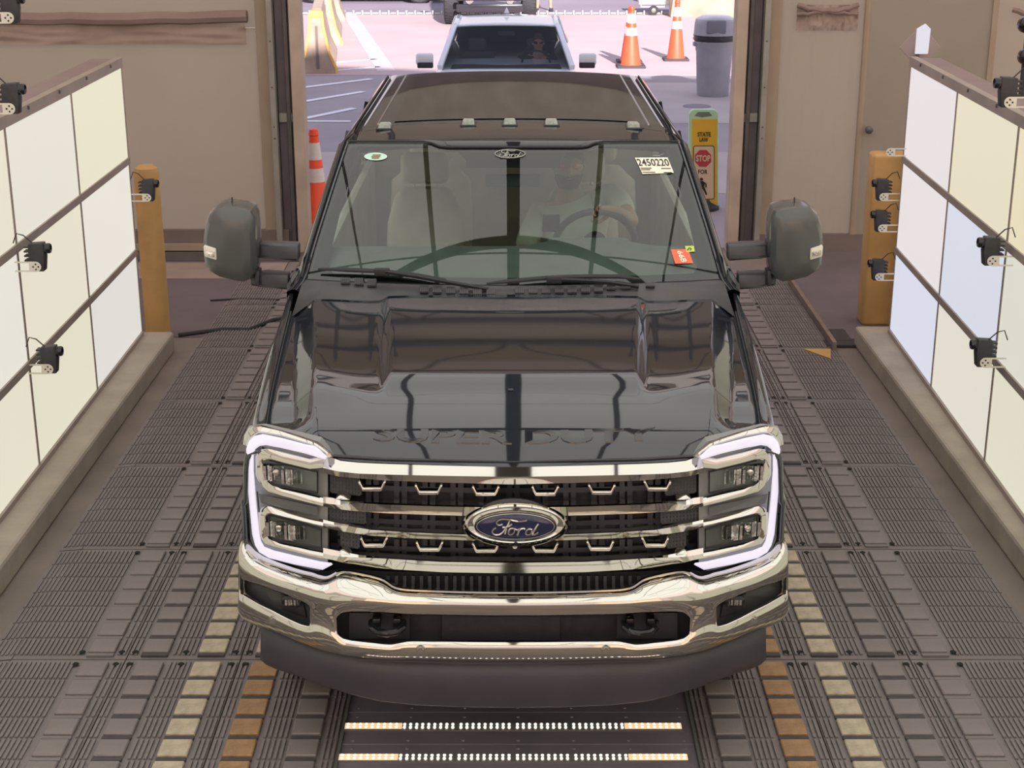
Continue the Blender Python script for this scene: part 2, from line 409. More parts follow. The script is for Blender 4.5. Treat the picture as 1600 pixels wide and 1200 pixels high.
for s in (-1, 1):
    for ci, (off, kind) in enumerate([(.735-.02, 't'), (.735-.02+MW, 't'), (.735-.02+2*MW, 'o')]):
        # local x runs from outer edge inwards for s=-1
        for r in range(0, 8):
            y = Y0M + r*ML
            xo = LX + s*(off+MW) if True else 0
            m_o = bpy.data.objects.new('floor_mat', meshes[(kind, s)] if s == -1 else meshes[(kind, 1)]); COL.objects.link(m_o)
            m_o.parent = floor; m_o.location = (xo, y, 0)
            sx = 1 if s == -1 else -1
            pads = cols_two if kind == 't' else cols_one
            single = (r <= 4 and ci >= 1) or (ci == 0 and 1 <= r <= 2)
            jb = MB(); sb = MB()
            for k, px_ in enumerate(pads):
                for q in range(7):
                    # k==0 is the outer pad column of the mat for the left; yellow sits next to the outer seam of the inner mats, white next to the inner seam of the middle mats
                    colr = 'r'
                    if ci == 0 and k == 0 and r >= 1: colr = 'y' if (r == 1 or (s == 1 and r == 2 and q < 4)) else 'w'
                    if ci == 1 and k == 1: colr = 'w'
                    loc = (sx*(px_+.06), .03+q*PP+PP/2, .010)
                    if single: child('tread_pad', pm[colr], m_o, loc)
                    else: jb.box((loc[0], loc[1], loc[2]+.009), (.118, .118, .018))
                    sb.box((loc[0], loc[1]-PP/2+.0, .0175), (.118, .022, .009))
            sb.build('slot_bars', slotd if colr != 'r' or ci == 0 else matr, None, smooth=0, kind='stuff').parent = m_o
            if jb.v:
                jo = jb.build('tread_pads', padw if False else padr, None, smooth=0, kind='stuff'); jo.parent = m_o
            hx = [.03, .255, .475] if kind == 't' else [.30, .475]
            for h in hx:
                for yy in (.055, ML-.055):
                    if not (h == .255 and ci != 1): child('bolt_hole', holeme, m_o, (sx*h, yy, .0225))
# ramp of ribbed rubber outside the outer mats
for s in (-1, 1):
    b = MB(); x0 = LX+s*(.715+3*MW)
    for r in range(0, 8):
        y = Y0M+r*ML
        b.add([(x0, y, .013), (x0+s*.12, y, .002), (x0+s*.12, y+ML-.008, .002), (x0, y+ML-.008, .013)], [(0, 1, 2, 3)])
    for r in range(1, 8):
        for k in range(5):
            for q in range(7):
                y = Y0M+r*ML+.03+q*PP; b.box((x0+s*(.012+.021*k), y+PP/2, .0145-.0019*k), (.011, PP-.014, .008))
    b.build('mat_ramp', matr, floor, smooth=0, kind='stuff')
# yellow corner plate, flat black boxes for the dark patch on the right
p1, p2, p3 = WZ(1256, 545, .03), WZ(1298, 545, .03), WZ(1298, 560, .03)
cp = MB().prism([p1, p3, p2], (0, 0, -.028)).build('corner_plate', yell, None, smooth=0)
tag(cp, 'small yellow triangular corner plate on the floor mat edge', 'plate')
MB().box((2.42, 11.0, .012), (.16, 0.30, .024)).build('black_box', blackpl, floor, smooth=0)
MB().box((2.50, 10.80, .012), (.42, .14, .02)).build('black_box', blackpl, floor, smooth=0)
MB().box((2.33, 11.6, .035), (.03, 1.9, .07)).build('ramp_edge', mat('worn_yellow_edge', C(122, 106, 94), .7, var=.2, scale=6), floor, smooth=0)

# ---- scanner plate down the middle of the lane, with LED bars
pit = empty('scanner_plate', (LX, 0, 0), kind='structure'); tag(pit, 'dark glossy scanner floor plate between the mats')
for i, (a, c_) in enumerate([(4.9, 5.33), (5.33, 5.575), (5.575, 6.6), (6.6, 8.8)]):
    MB().box((LX, (a+c_)/2, .008), (1.40, c_-a-.004, .016)).build('cover_plate', pitm, pit, smooth=0, bevel=.002, seg=1)
for s in (-1, 1):
    MB().box((LX+s*.7065, 6.8, .014), (.012, 3.9, .03)).build('edge_rail', steel, pit, smooth=0)
scr = MB()
for yy in (4.98, 5.14, 5.30, 5.36, 5.54, 5.61, 5.75):
    for xx in (-.66, -.44, -.22, 0, .22, .44, .66):
        scr.lathe((LX+xx, yy, .016), [(.007, 0), (.006, .003), (0, .0035)], 8, cap=False)
scr.build('screw', steel, pit, smooth=30, kind='stuff').name = 'screws'
def led_bar(y, label):
    t = empty('led_bar', (0, y, .016), label, 'light bar', 'white light bars across the scanner plate')
    MB().box((0, y, .019), (1.42*.968, .058, .006)).build('housing', lede, t, smooth=0)
    L = .68
    for s in (-1, 1):
        MB().box((s*(L-.115), y, .0235), (.23, .040, .003)).build('glow_lens', ledh, t, smooth=0, label='warm glowing end lens')
    db = MB(); n = 54
    for i in range(n):
        if i % 9 == 0 and i > 0: pass
        x = -L+.012 + (2*L-.024)*(i + .35*(i//9) )/(n-1+.35*5)
        for dy in (-.0115, .0115):
            db.lathe((x, y+dy, .0252), [(0.005, -.002), (.005, .001), (0, .0012)], 8, cap=False)
    db.build('light_dots', ledm, t, smooth=0, kind='stuff')
    return t
led_bar(5.458, 'light bar of paired white dots nearer the truck bumper')
led_bar(5.228, 'light bar of paired white dots at the bottom edge of the photo')
led_bar(4.998, 'light bar of paired white dots just below the photo edge')

# ---- kerbs and glowing side walls
def kerb(s, xf, yend, label):
    x1 = s*3.0; a, b_ = xf, x1
    m = MB()
    m.box(((a+b_)/2, (yend-2)/2, .075), (abs(b_-a), yend+2, .15))
    o = m.build('kerb', kerbc, None, smooth=0, bevel=.02, seg=2); tag(o, label, kind='structure'); return o
kerb(-1, -2.455, 10.66, 'concrete kerb under the left light wall'); kerb(1, 2.50, 10.80, 'concrete kerb under the right light wall')
HR = [.165, .765, 1.412, 2.062]
def light_wall(s, x_far, x_near, yfar, cols, tints, label):
    t = empty('light_wall', (s*2.68, yfar, .15), label, 'light wall')
    p0 = Vector((x_far, yfar, 0)); p1 = Vector((x_near, 7.227, 0)); d = (p1-p0).normalized(); n = Vector((-d.y, d.x, 0));
    if n.x*s > 0: n = -n                                            # towards the lane
    n_col = 7; step = 1.305
    up = Vector((0, 0, 1))
    for c in range(n_col):
        for r in range(3):
            a = p0+d*(c*step+.016); e = p0+d*((c+1)*step-.016)
            z0 = HR[r]+.02; z1 = HR[r+1]-.02
            tn = tints[(c, r)] if (c, r) in tints else tints['d']
            mm = MATS.get('diffuser_'+str(tn)) or mat('diffuser_'+str(tn), (.08, .08, .08), .5, emit=C(*tn), es=SIDE_E*1.12)
            MB().prism([a+up*z0, e+up*z0, e+up*z1, a+up*z1], -n*.02).build('diffuser_panel', mm, t, smooth=0)
    L = n_col*step
    for k, z in enumerate(HR):
        w = .045 if 0 < k < 3 else .03
        MB().bar(p0+up*z+n*.004-n*.02, p0+d*L+up*z+n*.004-n*.02, .055, w).build('rail', frame_m, t, smooth=0)
    for c in range(n_col+1):
        q = p0+d*(c*step)
        MB().box(q+up*1.11-n*.022, (.05, .028, 1.93), rz=math.atan2(d.y, d.x)+PI/2).build('mullion', frame_m, t, smooth=0)
    q0 = p0-n*.025; q1 = p0+d*L-n*.025
    MB().prism([q0+up*.15, q1+up*.15, q1+up*2.10, q0+up*2.10], -n*.17).build('back_housing', capm, t, smooth=0)
    b = MB()
    MB().prism([p0+up*2.075+n*.012, p0+d*L+up*2.075+n*.012, p0+d*L+up*2.11+n*.012, p0+up*2.11+n*.012], -n*.05).build('top_trim', frame_m, t, smooth=0)
    for k in range(14):
        b.box(p0+d*(.35+k*.62)+up*2.093+n*.014, (.012, .012, .02))
    b.build('clips', steeld, t, smooth=0, kind='stuff')
    return t, p0, d, n
cr = (236, 229, 208); cr2 = (238, 233, 222); cr3 = (233, 228, 205)
lw, lp0, ld, ln = light_wall(-1, -2.658, -2.624, 10.56, 3, {'d': cr, (0, 2): (236, 230, 204), (0, 1): cr2, (0, 0): (230, 226, 220), (1, 2): (234, 230, 214), (1, 1): cr, (1, 0): cr3, (2, 1): cr2}, 'left wall of glowing cream light panels on the concrete kerb')
rw, rp0, rd, rn = light_wall(1, 2.71, 2.612, 10.62, 3, {'d': (230, 226, 204), (0, 2): (236, 228, 228), (0, 1): (238, 230, 230), (0, 0): (222, 226, 240), (1, 2): (234, 226, 198), (1, 1): (220, 224, 236), (1, 0): (232, 226, 212), (2, 2): (236, 225, 190), (2, 1): (226, 224, 210)}, 'right wall of glowing white, cream and bluish light panels on the kerb')

# ---- overhead light canopy (seen mirrored in the bonnet, grille and windshield)
cn = empty('light_canopy', (0, 5, 3.9), 'overhead canopy of bright light panels above the lane', 'light canopy')
canm = mat('canopy_diffuser', (.2, .2, .2), .5, emit=(1.0, .985, .93), es=CEIL_E)
XC = [(-2.95, -2.18), (2.18, 2.95), (-2.15, -1.43), (-1.40, -.735), (-.69, -.055), (.055, .69), (.735, 1.40), (1.43, 2.15)]
YC = [(-1.5, 1.15), (1.2, 3.9), (3.95, 6.86), (6.88, 8.05), (8.08, 8.9)]
for a, b_ in XC:
    for c, d_ in YC:
        MB().box(((a+b_)/2, (c+d_)/2, 3.87), (b_-a, d_-c, .02)).build('diffuser_panel', canm, cn, smooth=0)
MB().box((0, 3.7, 3.93), (6.0, 10.6, .08)).build('canopy_tray', steeld, cn, smooth=0)
MB().box((0, 3.7, 3.86), (.10, 10.4, .05)).build('centre_beam', steeld, cn, smooth=0)
cbp = [(-2.1+.1*i, 6.98-.24*(-2.1+.1*i)**2) for i in range(43)]
MB().grid([[(x, y-.065*(1-.25*abs(x)), 3.84) for x, y in cbp], [(x, y+.065*(1-.25*abs(x)), 3.84) for x, y in cbp], [(x, y+.065*(1-.25*abs(x)), 3.80) for x, y in cbp], [(x, y-.065*(1-.25*abs(x)), 3.80) for x, y in cbp]], closed_v=True).build('cross_beam', trussm, cn, smooth=30)
for x in (-2.6, 2.6):
    for y in (1.5, 8.5): MB().bar((x, y, 3.95), (x, y, 6.0), .03).build('hanger', steel, cn, smooth=0)

# ---- tent shell
GX0, GX1, GZ = -1.93, 2.02, 2.62
wb = empty('wall_back', (0, WY, 0), 'beige fabric end wall of the tent around the gate', kind='structure')
def wavy(x0, x1, z0, z1, y, m, name='fabric_panel', amp=.012, label=None, seed=0, parent=None, nx=28, nz=24):
    rows = []
    for j in range(nz+1):
        z = z0+(z1-z0)*j/nz; rows.append([(x0+(x1-x0)*i/nx, y+amp*noise.noise(Vector((i*.7+seed, j*.13, seed))), z) for i in range(nx+1)])
    return MB().grid(rows).build(name, m, parent or wb, smooth=60, label=label, normals=False)
wavy(-6.5, -1.93-.28, .2, 2.0, WY, fabric, seed=1, label='beige fabric panel left of the gate')
wavy(-6.5, -1.93-.28, 2.0, 6.6, WY+.02, fabric, seed=2, label='beige fabric panel left of the gate, upper')
wavy(2.27, 3.10, .12, 6.6, WY, fabric, seed=3, label='beige fabric panel right of the gate')
MB().tube([(3.10, WY-.03, .1), (3.10, WY-.03, 6.5)], .03, 8).build('corner_pole', hemm, wb)
wavy(4.22, 6.5, .1, 6.6, WY, fabric, seed=4, label='beige fabric panel at the right edge')
wavy(GX0-.3, GX1+.3, GZ, 6.6, WY, fabric, seed=6, label='beige fabric panel over the gate')
# rolled window flaps
def roll(x0, x1, z, r, m, sag=.03, name='rolled_flap'):
    return MB().tube([(x0+(x1-x0)*i/12, WY-.04-.02*math.sin(i), z-sag*math.sin(PI*i/12)+.006*math.sin(i*2.3)) for i in range(13)], r, 8).build(name, m, wb)
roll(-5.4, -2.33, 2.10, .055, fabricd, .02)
wavy(-5.4, -2.35, 1.86, 2.04, WY-.035, mat('flap_fabric', C(160, 144, 132), .9, var=.06, bump=.6, bscale=4), name='window_flap', amp=.03, seed=9)
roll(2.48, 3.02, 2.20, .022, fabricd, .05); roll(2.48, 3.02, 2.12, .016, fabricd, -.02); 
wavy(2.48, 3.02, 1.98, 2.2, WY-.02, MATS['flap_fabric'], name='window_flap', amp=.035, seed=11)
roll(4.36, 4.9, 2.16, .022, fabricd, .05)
MB().box((-4.3, WY-.02, .10), (4.5, .06, .20)).build('plinth', mat('plinth_board', C(120, 108, 102), .8, var=.1, scale=4), wb, smooth=0)
MB().box((-4.3, WY-.06, .045), (4.5, .05, .06)).build('sill', hemm, wb, smooth=0)
MB().box((2.75, WY-.02, .08), (1.0, .08, .16)).build('plinth', MATS['plinth_board'], wb, smooth=0)
MB().box((-3.3, WY-.3, .006), (3, .3, .01)).build('gap_shadow_strip', steeld, wb, smooth=0)  # dark strip laid in to stand for the shadow gap at the wall foot
# grey door
d1 = empty('door_1', (3.65, WY, 0), 'flat grey door in the tent end wall behind the right light wall', kind='structure')
MB().box((3.66, WY-.02, 1.55), (1.10, .05, 3.0)).build('door_leaf', greydoor, d1, smooth=0, bevel=.004)
MB().lathe((3.17, WY-.05, 1.12), [(.02, 0), (.012, -.03), (.034, -.045), (.034, -.065), (.01, -.08)], 14, axis='Y').build('door_knob', steeld, d1)
MB().box((4.21, WY-.03, 1.6), (.05, .06, 3.1)).build('door_jamb', hemm, d1, smooth=0)
# gate posts: pale jamb, dark track, steel strip
def gate_post(nm, s, xin, label):
    t = empty(nm, (xin, WY, 0), label, kind='structure')
    def bx(x0, x1, y0, y1, m, name, z0=0, z1=3.1): MB().box((xin+s*(x0+x1)/2, (y0+y1)/2, (z0+z1)/2), (abs(x1-x0), y1-y0, z1-z0)).build(name, m, t, smooth=0, bevel=.004, seg=1)
    bx(.0, .10, WY-.10, WY+.12, postl, 'pale_jamb')
    bx(.105, .235, WY-.02, WY+.10, postd, 'door_track')
    bx(.12, .16, WY-.06, WY-.02, steeld, 'track_lip')
    bx(.24, .29, WY-.13, WY+.08, postm, 'steel_strip')
    bx(.29, .40, WY-.04, WY+.02, hemm, 'fabric_hem')
    for z in (1.05, 1.15, 1.5, 1.9): MB().lathe((xin+s*.265, WY-.13, z), [(.008, 0), (.006, -.008)], 8, axis='Y').build('rivet', steeld, t)
    bx(.11, .23, WY-.05, WY-.02, postm, 'hinge_plate', 1.18, 1.26)
    return t
gate_post('trim_1', -1, GX0+.07, 'left gate post of pale jamb, dark track and steel strip')
gate_post('trim_2', 1, GX1-.07, 'right gate post of pale jamb, dark track and steel strip')
MB().box((0, WY, GZ+.02), (4.2, .2, .12)).build('gate_lintel', postd, wb, smooth=0)
MB().box((0, WY+.15, GZ+.35), (4.3, .35, .5)).build('gate_roll', postm, wb, smooth=0)
tag(MB().add([(-6.4, -8.1, 0), (-6.4, 13.9, 0), (-6.4, 13.9, 6.1), (-6.4, -8.1, 6.1)], [(0, 1, 2, 3)]).build('wall_left', ceilf, smooth=0), 'beige fabric tent side wall on the left', kind='structure')
tag(MB().add([(6.4, -8.1, 0), (6.4, 13.9, 0), (6.4, 13.9, 6.1), (6.4, -8.1, 6.1)], [(0, 1, 2, 3)]).build('wall_right', ceilf, smooth=0), 'beige fabric tent side wall on the right', kind='structure')
wf = empty('wall_front', (0, -8, 0), 'tent end wall behind the camera with its exit gate', kind='structure')
for c, d_ in [((-4.3, -8, 3.3), (4.3, .1, 6.6)), ((4.3, -8, 3.3), (4.3, .1, 6.6)), ((0, -8, 5.0), (4.4, .1, 3.3))]:
    MB().box(c, d_).build('fabric_panel', ceilf, wf, smooth=0)
ce = MB()
ce.add([(-6.5, -8.1, 6.0), (0, -8.1, 7.4), (6.5, -8.1, 6.0), (-6.5, WY+.1, 6.0), (0, WY+.1, 7.4), (6.5, WY+.1, 6.0)], [(0, 1, 4, 3), (1, 2, 5, 4)])
ceo = ce.build('ceiling', ceilf, None, smooth=0); tag(ceo, 'beige fabric tent roof', kind='structure')
MB().prism([(-6.5, WY+.05, 5.9), (6.5, WY+.05, 5.9), (0, WY+.05, 7.4)], (0, .05, 0)).build('gable_panel', ceilf, wb, smooth=0)
MB().prism([(-6.5, -8.05, 5.9), (6.5, -8.05, 5.9), (0, -8.05, 7.4)], (0, -.05, 0)).build('gable_panel', ceilf, wf, smooth=0)
for i, y in enumerate((9.6, 11.6, 13.55)):
    t = empty('roof_truss', (0, y, 5.0), ('dark lattice truss of the tent roof nearest the canopy', 'dark lattice truss in the middle of the tent roof', 'dark lattice truss against the end wall')[i], 'truss', 'roof trusses')
    MB().tube([(-6, y, 4.75), (6, y, 4.75)], .035, 8).build('bottom_chord', trussm, t)
    MB().tube([(-6, y, 5.35), (6, y, 5.35)], .035, 8).build('top_chord', trussm, t)
    b = MB()
    for k in range(6):
        x = -6+2*k; b.bar((x, y, 4.75), (x+1, y, 5.35), .02); b.bar((x+1, y, 5.35), (x+2, y, 4.75), .02)
    b.build('web_bars', trussm, t, smooth=0, kind='stuff')
    if i == 2:
        for x in (-3.9, -1.3, 1.3, 3.9): MB().tube([(x, y, 3.3), (x, y, 6.3)], .04, 8).build('upright', trussm, t)
        for x in (-3.9, 1.3): MB().tube([(x, y, 3.4), (x+2.6, y, 4.75)], .015, 6).build('brace_cable', trussm, t); MB().tube([(x+2.6, y, 3.4), (x, y, 4.75)], .015, 6).build('brace_cable', trussm, t)

# ---- bollards
bl = MB().lathe((-2.66, 11.04, 0), [(.095, 0), (.092, .02), (.091, 1.235), (.08, 1.27), (.05, 1.292), (0.001, 1.30)], 28, cap=False).build('bollard', yell, None)
tag(bl, 'yellow domed steel bollard at the far end of the left light wall', 'bollard')
br = MB().box((2.80, 11.40, .66), (.27, .20, 1.32)).build('bollard', yell, None, bevel=.03, seg=3)
tag(br, 'square-topped yellow post beside the right light wall', 'bollard')
bc = MB().tube([(-2.5, 11.0, .02), (-2.2, 11.15, .02), (-2.0, 11.15, .018), (-1.85, 11.35, .035), (-1.6, 11.5, .035), (-1.2, 11.6, .035)], .016, 8).build('black_hose', rubber, None)
tag(bc, 'thick black hose lying from the left bollard towards the truck', 'hose')
bc = MB().tube([(-2.45, 12.0, .015), (-2.2, 12.05, .015), (-1.9, 12.0, .02), (-1.6, 12.3, .03), (-1.2, 12.6, .03)], .008, 6).build('thin_cable', rubber, None)
tag(bc, 'thin dark cable lying behind the black hose', 'cable')

# ---- small camera modules on the light walls
def cam_module(base, s, label, bodied=True):
    """base = point on the wall face; s = direction towards the lane (+1 for left wall)"""
    t = empty('camera_module', base, label, 'camera', 'small cameras bracketed to the light walls')
    x, y, z = base
    L = .115
    pl = MB(); pts = []
    for a in range(9): ang = -PI/2+PI*a/8; pts.append((x+s*(L+.028*math.cos(ang)), y, z+.028*math.sin(ang)))
    pts += [(x+s*.0, y, z+.028), (x+s*.0, y, z+.020), (x+s*(L-.035), y, z+.020), (x+s*(L-.035), y, z-.020), (x+s*.0, y, z-.020), (x+s*.0, y, z-.028)]
    br_ = MB().prism(pts, (0, .004, 0)).build('bracket', bracket, t, smooth=0)
    hb = MB()
    for k in range(4):
        a = k*PI/2; hb.lathe((x+s*(L)+.014*math.cos(a), y-.0005, z+.014*math.sin(a)), [(0, 0), (.005, 0), (.005, -.001)], 8, axis='Y', cap=False)
    hb.build('holes', camb, br_, smooth=0, kind='stuff')
    if not bodied: return t
    bd = MB().prism([(x+s*.075, y+.006, z-.028), (x+s*.155, y+.006, z-.028), (x+s*.165, y+.006, z+.05), (x+s*.16, y+.006, z+.125), (x+s*.08, y+.006, z+.12)], (0, .06, 0)).build('camera_body', camb, t, bevel=.006, seg=2)
    fb = MB()
    for k in range(4): fb.box((x+s*.07, y+.036, z+.03+k*.024), (.03, .05, .008))
    fb.build('cooling_fins', camb, bd, smooth=0)
    MB().lathe((x+s*.150, y+.036, z+.092), [(.026, 0), (.028, s*.035), (.024, s*.042), (.018, s*.036)], 16, axis='X').build('lens', blackgl, t)
    MB().tube([(x+s*.10, y+.03, z+.12), (x+s*.06, y+.02, z+.165), (x+s*.03, y, z+.18), (x+s*.012, y-.01, z+.13)], .0035, 6).build('cable', camb, t)
    return t
def on_wall(px, py, s):
    d = dray(px, py); p0, n = (lp0, ln) if s == 1 else (rp0, rn)
    o = Vector((0, 0, H)); k = (p0-o).dot(n)/d.dot(n); p = o+d*k; return p - n*.004
for px, py, s, lab in [(23, 417, 1, 'camera on the left light wall where its middle rail meets the second mullion'),
                       (43, 577, 1, 'lowest camera on the left light wall, under the lower rail'),
                       (-20, 170, 1, 'camera at the left photo edge near the top trim of the left wall'),
                       (205, 309, 1, 'camera poking out from the far end of the left light wall before the bollard'),
                       (-22, 28, 1, 'camera cut off at the top left corner of the photo'),
                       (1584, 408, -1, 'camera on the right light wall beside the middle rail'),
                       (1572, 567, -1, 'lowest camera on the right light wall, under the lower rail'),
                       (1416, 238, -1, 'empty white bracket at the far end of the right light wall by the upper rail'),
                       (1405, 308, -1, 'camera at the far end of the right light wall above the post middle'),
                       (1403, 357, -1, 'camera at the far end of the right light wall, second above the kerb'),
                       (1398, 433, -1, 'camera at the far end of the right light wall nearest the kerb'),
                       (1612, 160, -1, 'camera at the right photo edge below the top trim')]:
    cam_module(tuple(on_wall(px, py, s)), s, lab, px != 1416)
# diamond plate and glowing white plate over the far corner of the right light wall
q = Vector((2.85, 11.2, 2.23))
c0 = W(1438, 72, 11.2)
dm = MB().prism([c0+Vector((-.15, 0, -.01)), c0+Vector((0, 0, -.16)), c0+Vector((.15, 0, -.01)), c0+Vector((0, 0, .15))], (0, .01, 0)).build('diamond_plate', mat('diamond_grey', C(158, 142, 138), .5), None, smooth=0, bevel=.002, seg=1)
tag(dm, 'grey diamond-shaped plate above the far corner of the right light wall', 'sign')
MB().bar(Vector((c0.x, 11.23, 0)), c0+Vector((0, .03, .1)), .025).build('stand', steeld, dm, smooth=0)
c1 = W(1442, 62, 11.16)
mk = MB().prism([c1+Vector((-.045, 0, -.10)), c1+Vector((.045, 0, -.10)), c1+Vector((.05, 0, .075)), c1+Vector((.012, 0, .11)), c1+Vector((-.045, 0, .075))], (0, .02, 0)).build('glow_plate', mat('glow_plate_white', (.1, .1, .1), .5, emit=(.80, .78, .88), es=.85), None, smooth=0)  # emissive plate added for a bright white spot of unknown origin
MB().bar(Vector((c1.x-.02, 11.19, 0)), c1+Vector((-.02, .03, -.05)), .02).build('glow_plate_stand', steeld, mk, smooth=0)
tag(mk, 'small white pointed marker lamp in front of the diamond plate', 'lamp')

pp_ = W(1601, 60, 9.6)
t = empty('camera_pole', (pp_.x, 9.6, 0), 'black pole with two round dark camera domes at the right photo edge', 'camera pole')
MB().tube([(pp_.x+.02, 9.6, 0), (pp_.x+.02, 9.6, 2.9)], .022, 10).build('pole', camb, t)
for y_ in (38, 88):
    q_ = W(1599, y_, 9.6); MB().lathe((q_.x+.01, 9.56, q_.z), [(.0, -.05), (.03, -.04), (.048, -.01), (.052, .03), (.03, .05)], 18, axis='Y', cap=False).build('camera_dome', blackgl, t, smooth=60)
# ============================================================ BLACK PICKUP TRUCK
TR = empty('pickup_truck', (0, 8.2, 0), 'large black pickup truck with chrome grille standing in the middle of the lane', 'truck')
def Yg(dx): t = abs(dx)/420; return 5.17+.05*t*t+.14*t**4          # grille face
def Yb(dx): t = abs(dx)/425; return 4.98+.06*t*t+.24*t**5          # bumper face
def G(px, py, dy=0.0): return W(px, py, Yg(px-CX)+dy)
def B(px, py, dy=0.0): return W(px, py, Yb(px-CX)+dy)
def both(fn):
    fn(-1); fn(1)
def out(b, s, *a, **k):
    if s == 1: b.mirx()
    return b.build(*a, **k)
# ---- bonnet
ZC = [(5.20, 1.235), (5.235, 1.262), (5.262, 1.290), (5.285, 1.306), (5.32, 1.323), (5.38, 1.343), (5.45, 1.363), (5.56, 1.388), (5.7, 1.414), (5.9, 1.441), (6.1, 1.465), (6.35, 1.491), (6.62, 1.517)]
def zc(s):
    # smooth the table
    return (interp(ZC, s-.02)+interp(ZC, s)*2+interp(ZC, s+.02))/4 if s > 5.3 else interp(ZC, s)
def XS(t): return .935+.055*t                                       # bonnet half width
def hz(x, Y):
    ax = abs(x); s = Y-.13*x*x
    z = zc(s)
    t = (Y-5.3)/1.32
    xe = .445+.105*t                                                # dome edge
    dome = .020*smoothstep((Y-5.60)/.12)
    z += dome*(1-smoothstep((ax-xe)/.05)) - dome*.3
    xf = .735+.155*t                                                # outer facet
    st = .060*smoothstep((Y-5.40)/.16) + .012
    z += .016*smoothstep((ax-xe-.06)/(xf-xe-.06))*smoothstep((Y-5.5)/.2)
    z -= st*max(0, min(1, (ax-xf)/.078))
    return z
def Yhood0(x): return 5.20+.13*x*x
def Yhood1(x): return 6.575-.03*x*x
ts = [0, .025, .05, .075, .1]+[.1+.9*(i/34) for i in range(1, 35)]
us = sorted(set([i/30 for i in range(31)]+[.46+i*.012 for i in range(12)]+[.76+i*.014 for i in range(16)]))
us = [-u for u in reversed(us) if u > 0]+us
rows = []
for t in ts:
    row = []
    for u in us:
        x0 = u*XS(t)
        Y = Yhood0(x0)+(Yhood1(x0)-Yhood0(x0))*t
        row.append((x0, Y, hz(x0, Y)))
    rows.append(row)
hood = MB().grid(rows).build('hood', paint, TR, smooth=50, normals=False, solid=-.015)
def hood_text(u, v):
    x = -.52+1.05*u; s = 5.286+.066*v; Y = s+.13*x*x
    return Vector((x, Y, hz(x, Y)+.003))
text_on('SUPER DUTY', hood_text, 'raised_letters', letterpaint, hood, depth=(0, .002, .006), bold=.03)
MB().box((-.01, 5.62, hz(0, 5.62)+.004), (.022, .014, .007)).build('washer_nozzle', blackpl, hood, bevel=.002)
# ---- fenders
def fender(s):
    b = MB(); rows = []
    for i in range(23):
        t = i/22; Y = 5.36+1.5*t; x0 = XS((Y-5.3)/1.32)+.006; xo = 1.0+.03*smoothstep(t*1.4)
        zz = hz(-x0+.006, min(Y, 6.6))-.004 if Y < 6.62 else hz(-.98, 6.6)+(Y-6.62)*.12
        zz += .004
        arch = .50**2-(Y-6.12)**2
        zb = .62 if arch <= 0 else max(.62, .42+math.sqrt(arch)+.07)
        rows.append([(-x0, Y, zz), (-(x0+.6*(xo-x0)), Y, zz-.005), (-xo+.006, Y, zz-.028), (-xo, Y, zz-.065), (-xo-.01, Y, zz-.2), (-xo-.02, Y, 1.05), (-xo-.02, Y, max(.86, zb)), (-xo-.005, Y, zb)])
    rows.insert(0, [(p[0]+.012, p[1]-.02, p[2]-.01) for p in rows[0]])
    b.grid(rows)
    return out(b, s, 'fender', paint, TR, smooth=50, normals=False, solid=-.01)
both(fender)
def shut(s):
    p = []
    for i in range(23):
        Y = 5.40+1.2*i/22; x0 = XS((Y-5.3)/1.32)+.003; p.append((-x0, Y, hz(-x0+.006, Y)-.001))
    return out(MB().tube(p, .0045, 6), s, 'hood_gap', sealm, TR)
both(shut)
# ---- windshield surface
def Yglass(x, z): return 6.70+.15*x*x+1.2*(z-1.53)+.35*(z-1.53)**2
def WG(px, py, off=0.0):
    Y = 7.0
    for _ in range(14):
        p = W(px, py, Y); Y = .5*Y+.5*Yglass(p.x, p.z)
    return W(px, py, Y-off)
def gpt(u, v):                                                       # v 0 bottom .. 1 top
    half = 322+(256-322)*(v**1.08); pyb = 445-9*u*u; pyt = 231-9*smoothstep((abs(u)-.42)/.12)
    return WG(CX+u*half, pyb+(pyt-pyb)*v)
NU, NV = 36, 18
MB().grid([[gpt(-1+2*i/NU, j/NV) for i in range(NU+1)] for j in range(NV+1)]).build('windshield', glass_w, TR, smooth=60, normals=False)
def friting():
    b = MB(); o = Vector((0, .012, -.006))
    def strip(f0, f1, n=24):
        b.grid([[f0(i/n)+o for i in range(n+1)], [f1(i/n)+o for i in range(n+1)]])
    strip(lambda t: gpt(-1, t), lambda t: gpt(-1+.085-.03*t+.06*(1-smoothstep(t/.12)), t)); strip(lambda t: gpt(1, t), lambda t: gpt(1-.085+.03*t-.06*(1-smoothstep(t/.12)), t))
    strip(lambda t: gpt(-1+2*t, 0), lambda t: gpt(-1+2*t, .055)); strip(lambda t: gpt(-1+2*t, 1), lambda t: gpt(-1+2*t, .975-.10*smoothstep((.33-abs(2*t-1))/.06)*1))
    strip(lambda t: gpt(-.28+.56*t, 1), lambda t: gpt(-.28+.56*t, .86))
    return b.build('windshield_frit', frit, TR, smooth=60, normals=False)
friting()
MB().tube([gpt(-1+2*i/40, 1)+Vector((0, -.004, .004)) for i in range(41)], .006, 6).build('windshield_seal', sealm, TR)
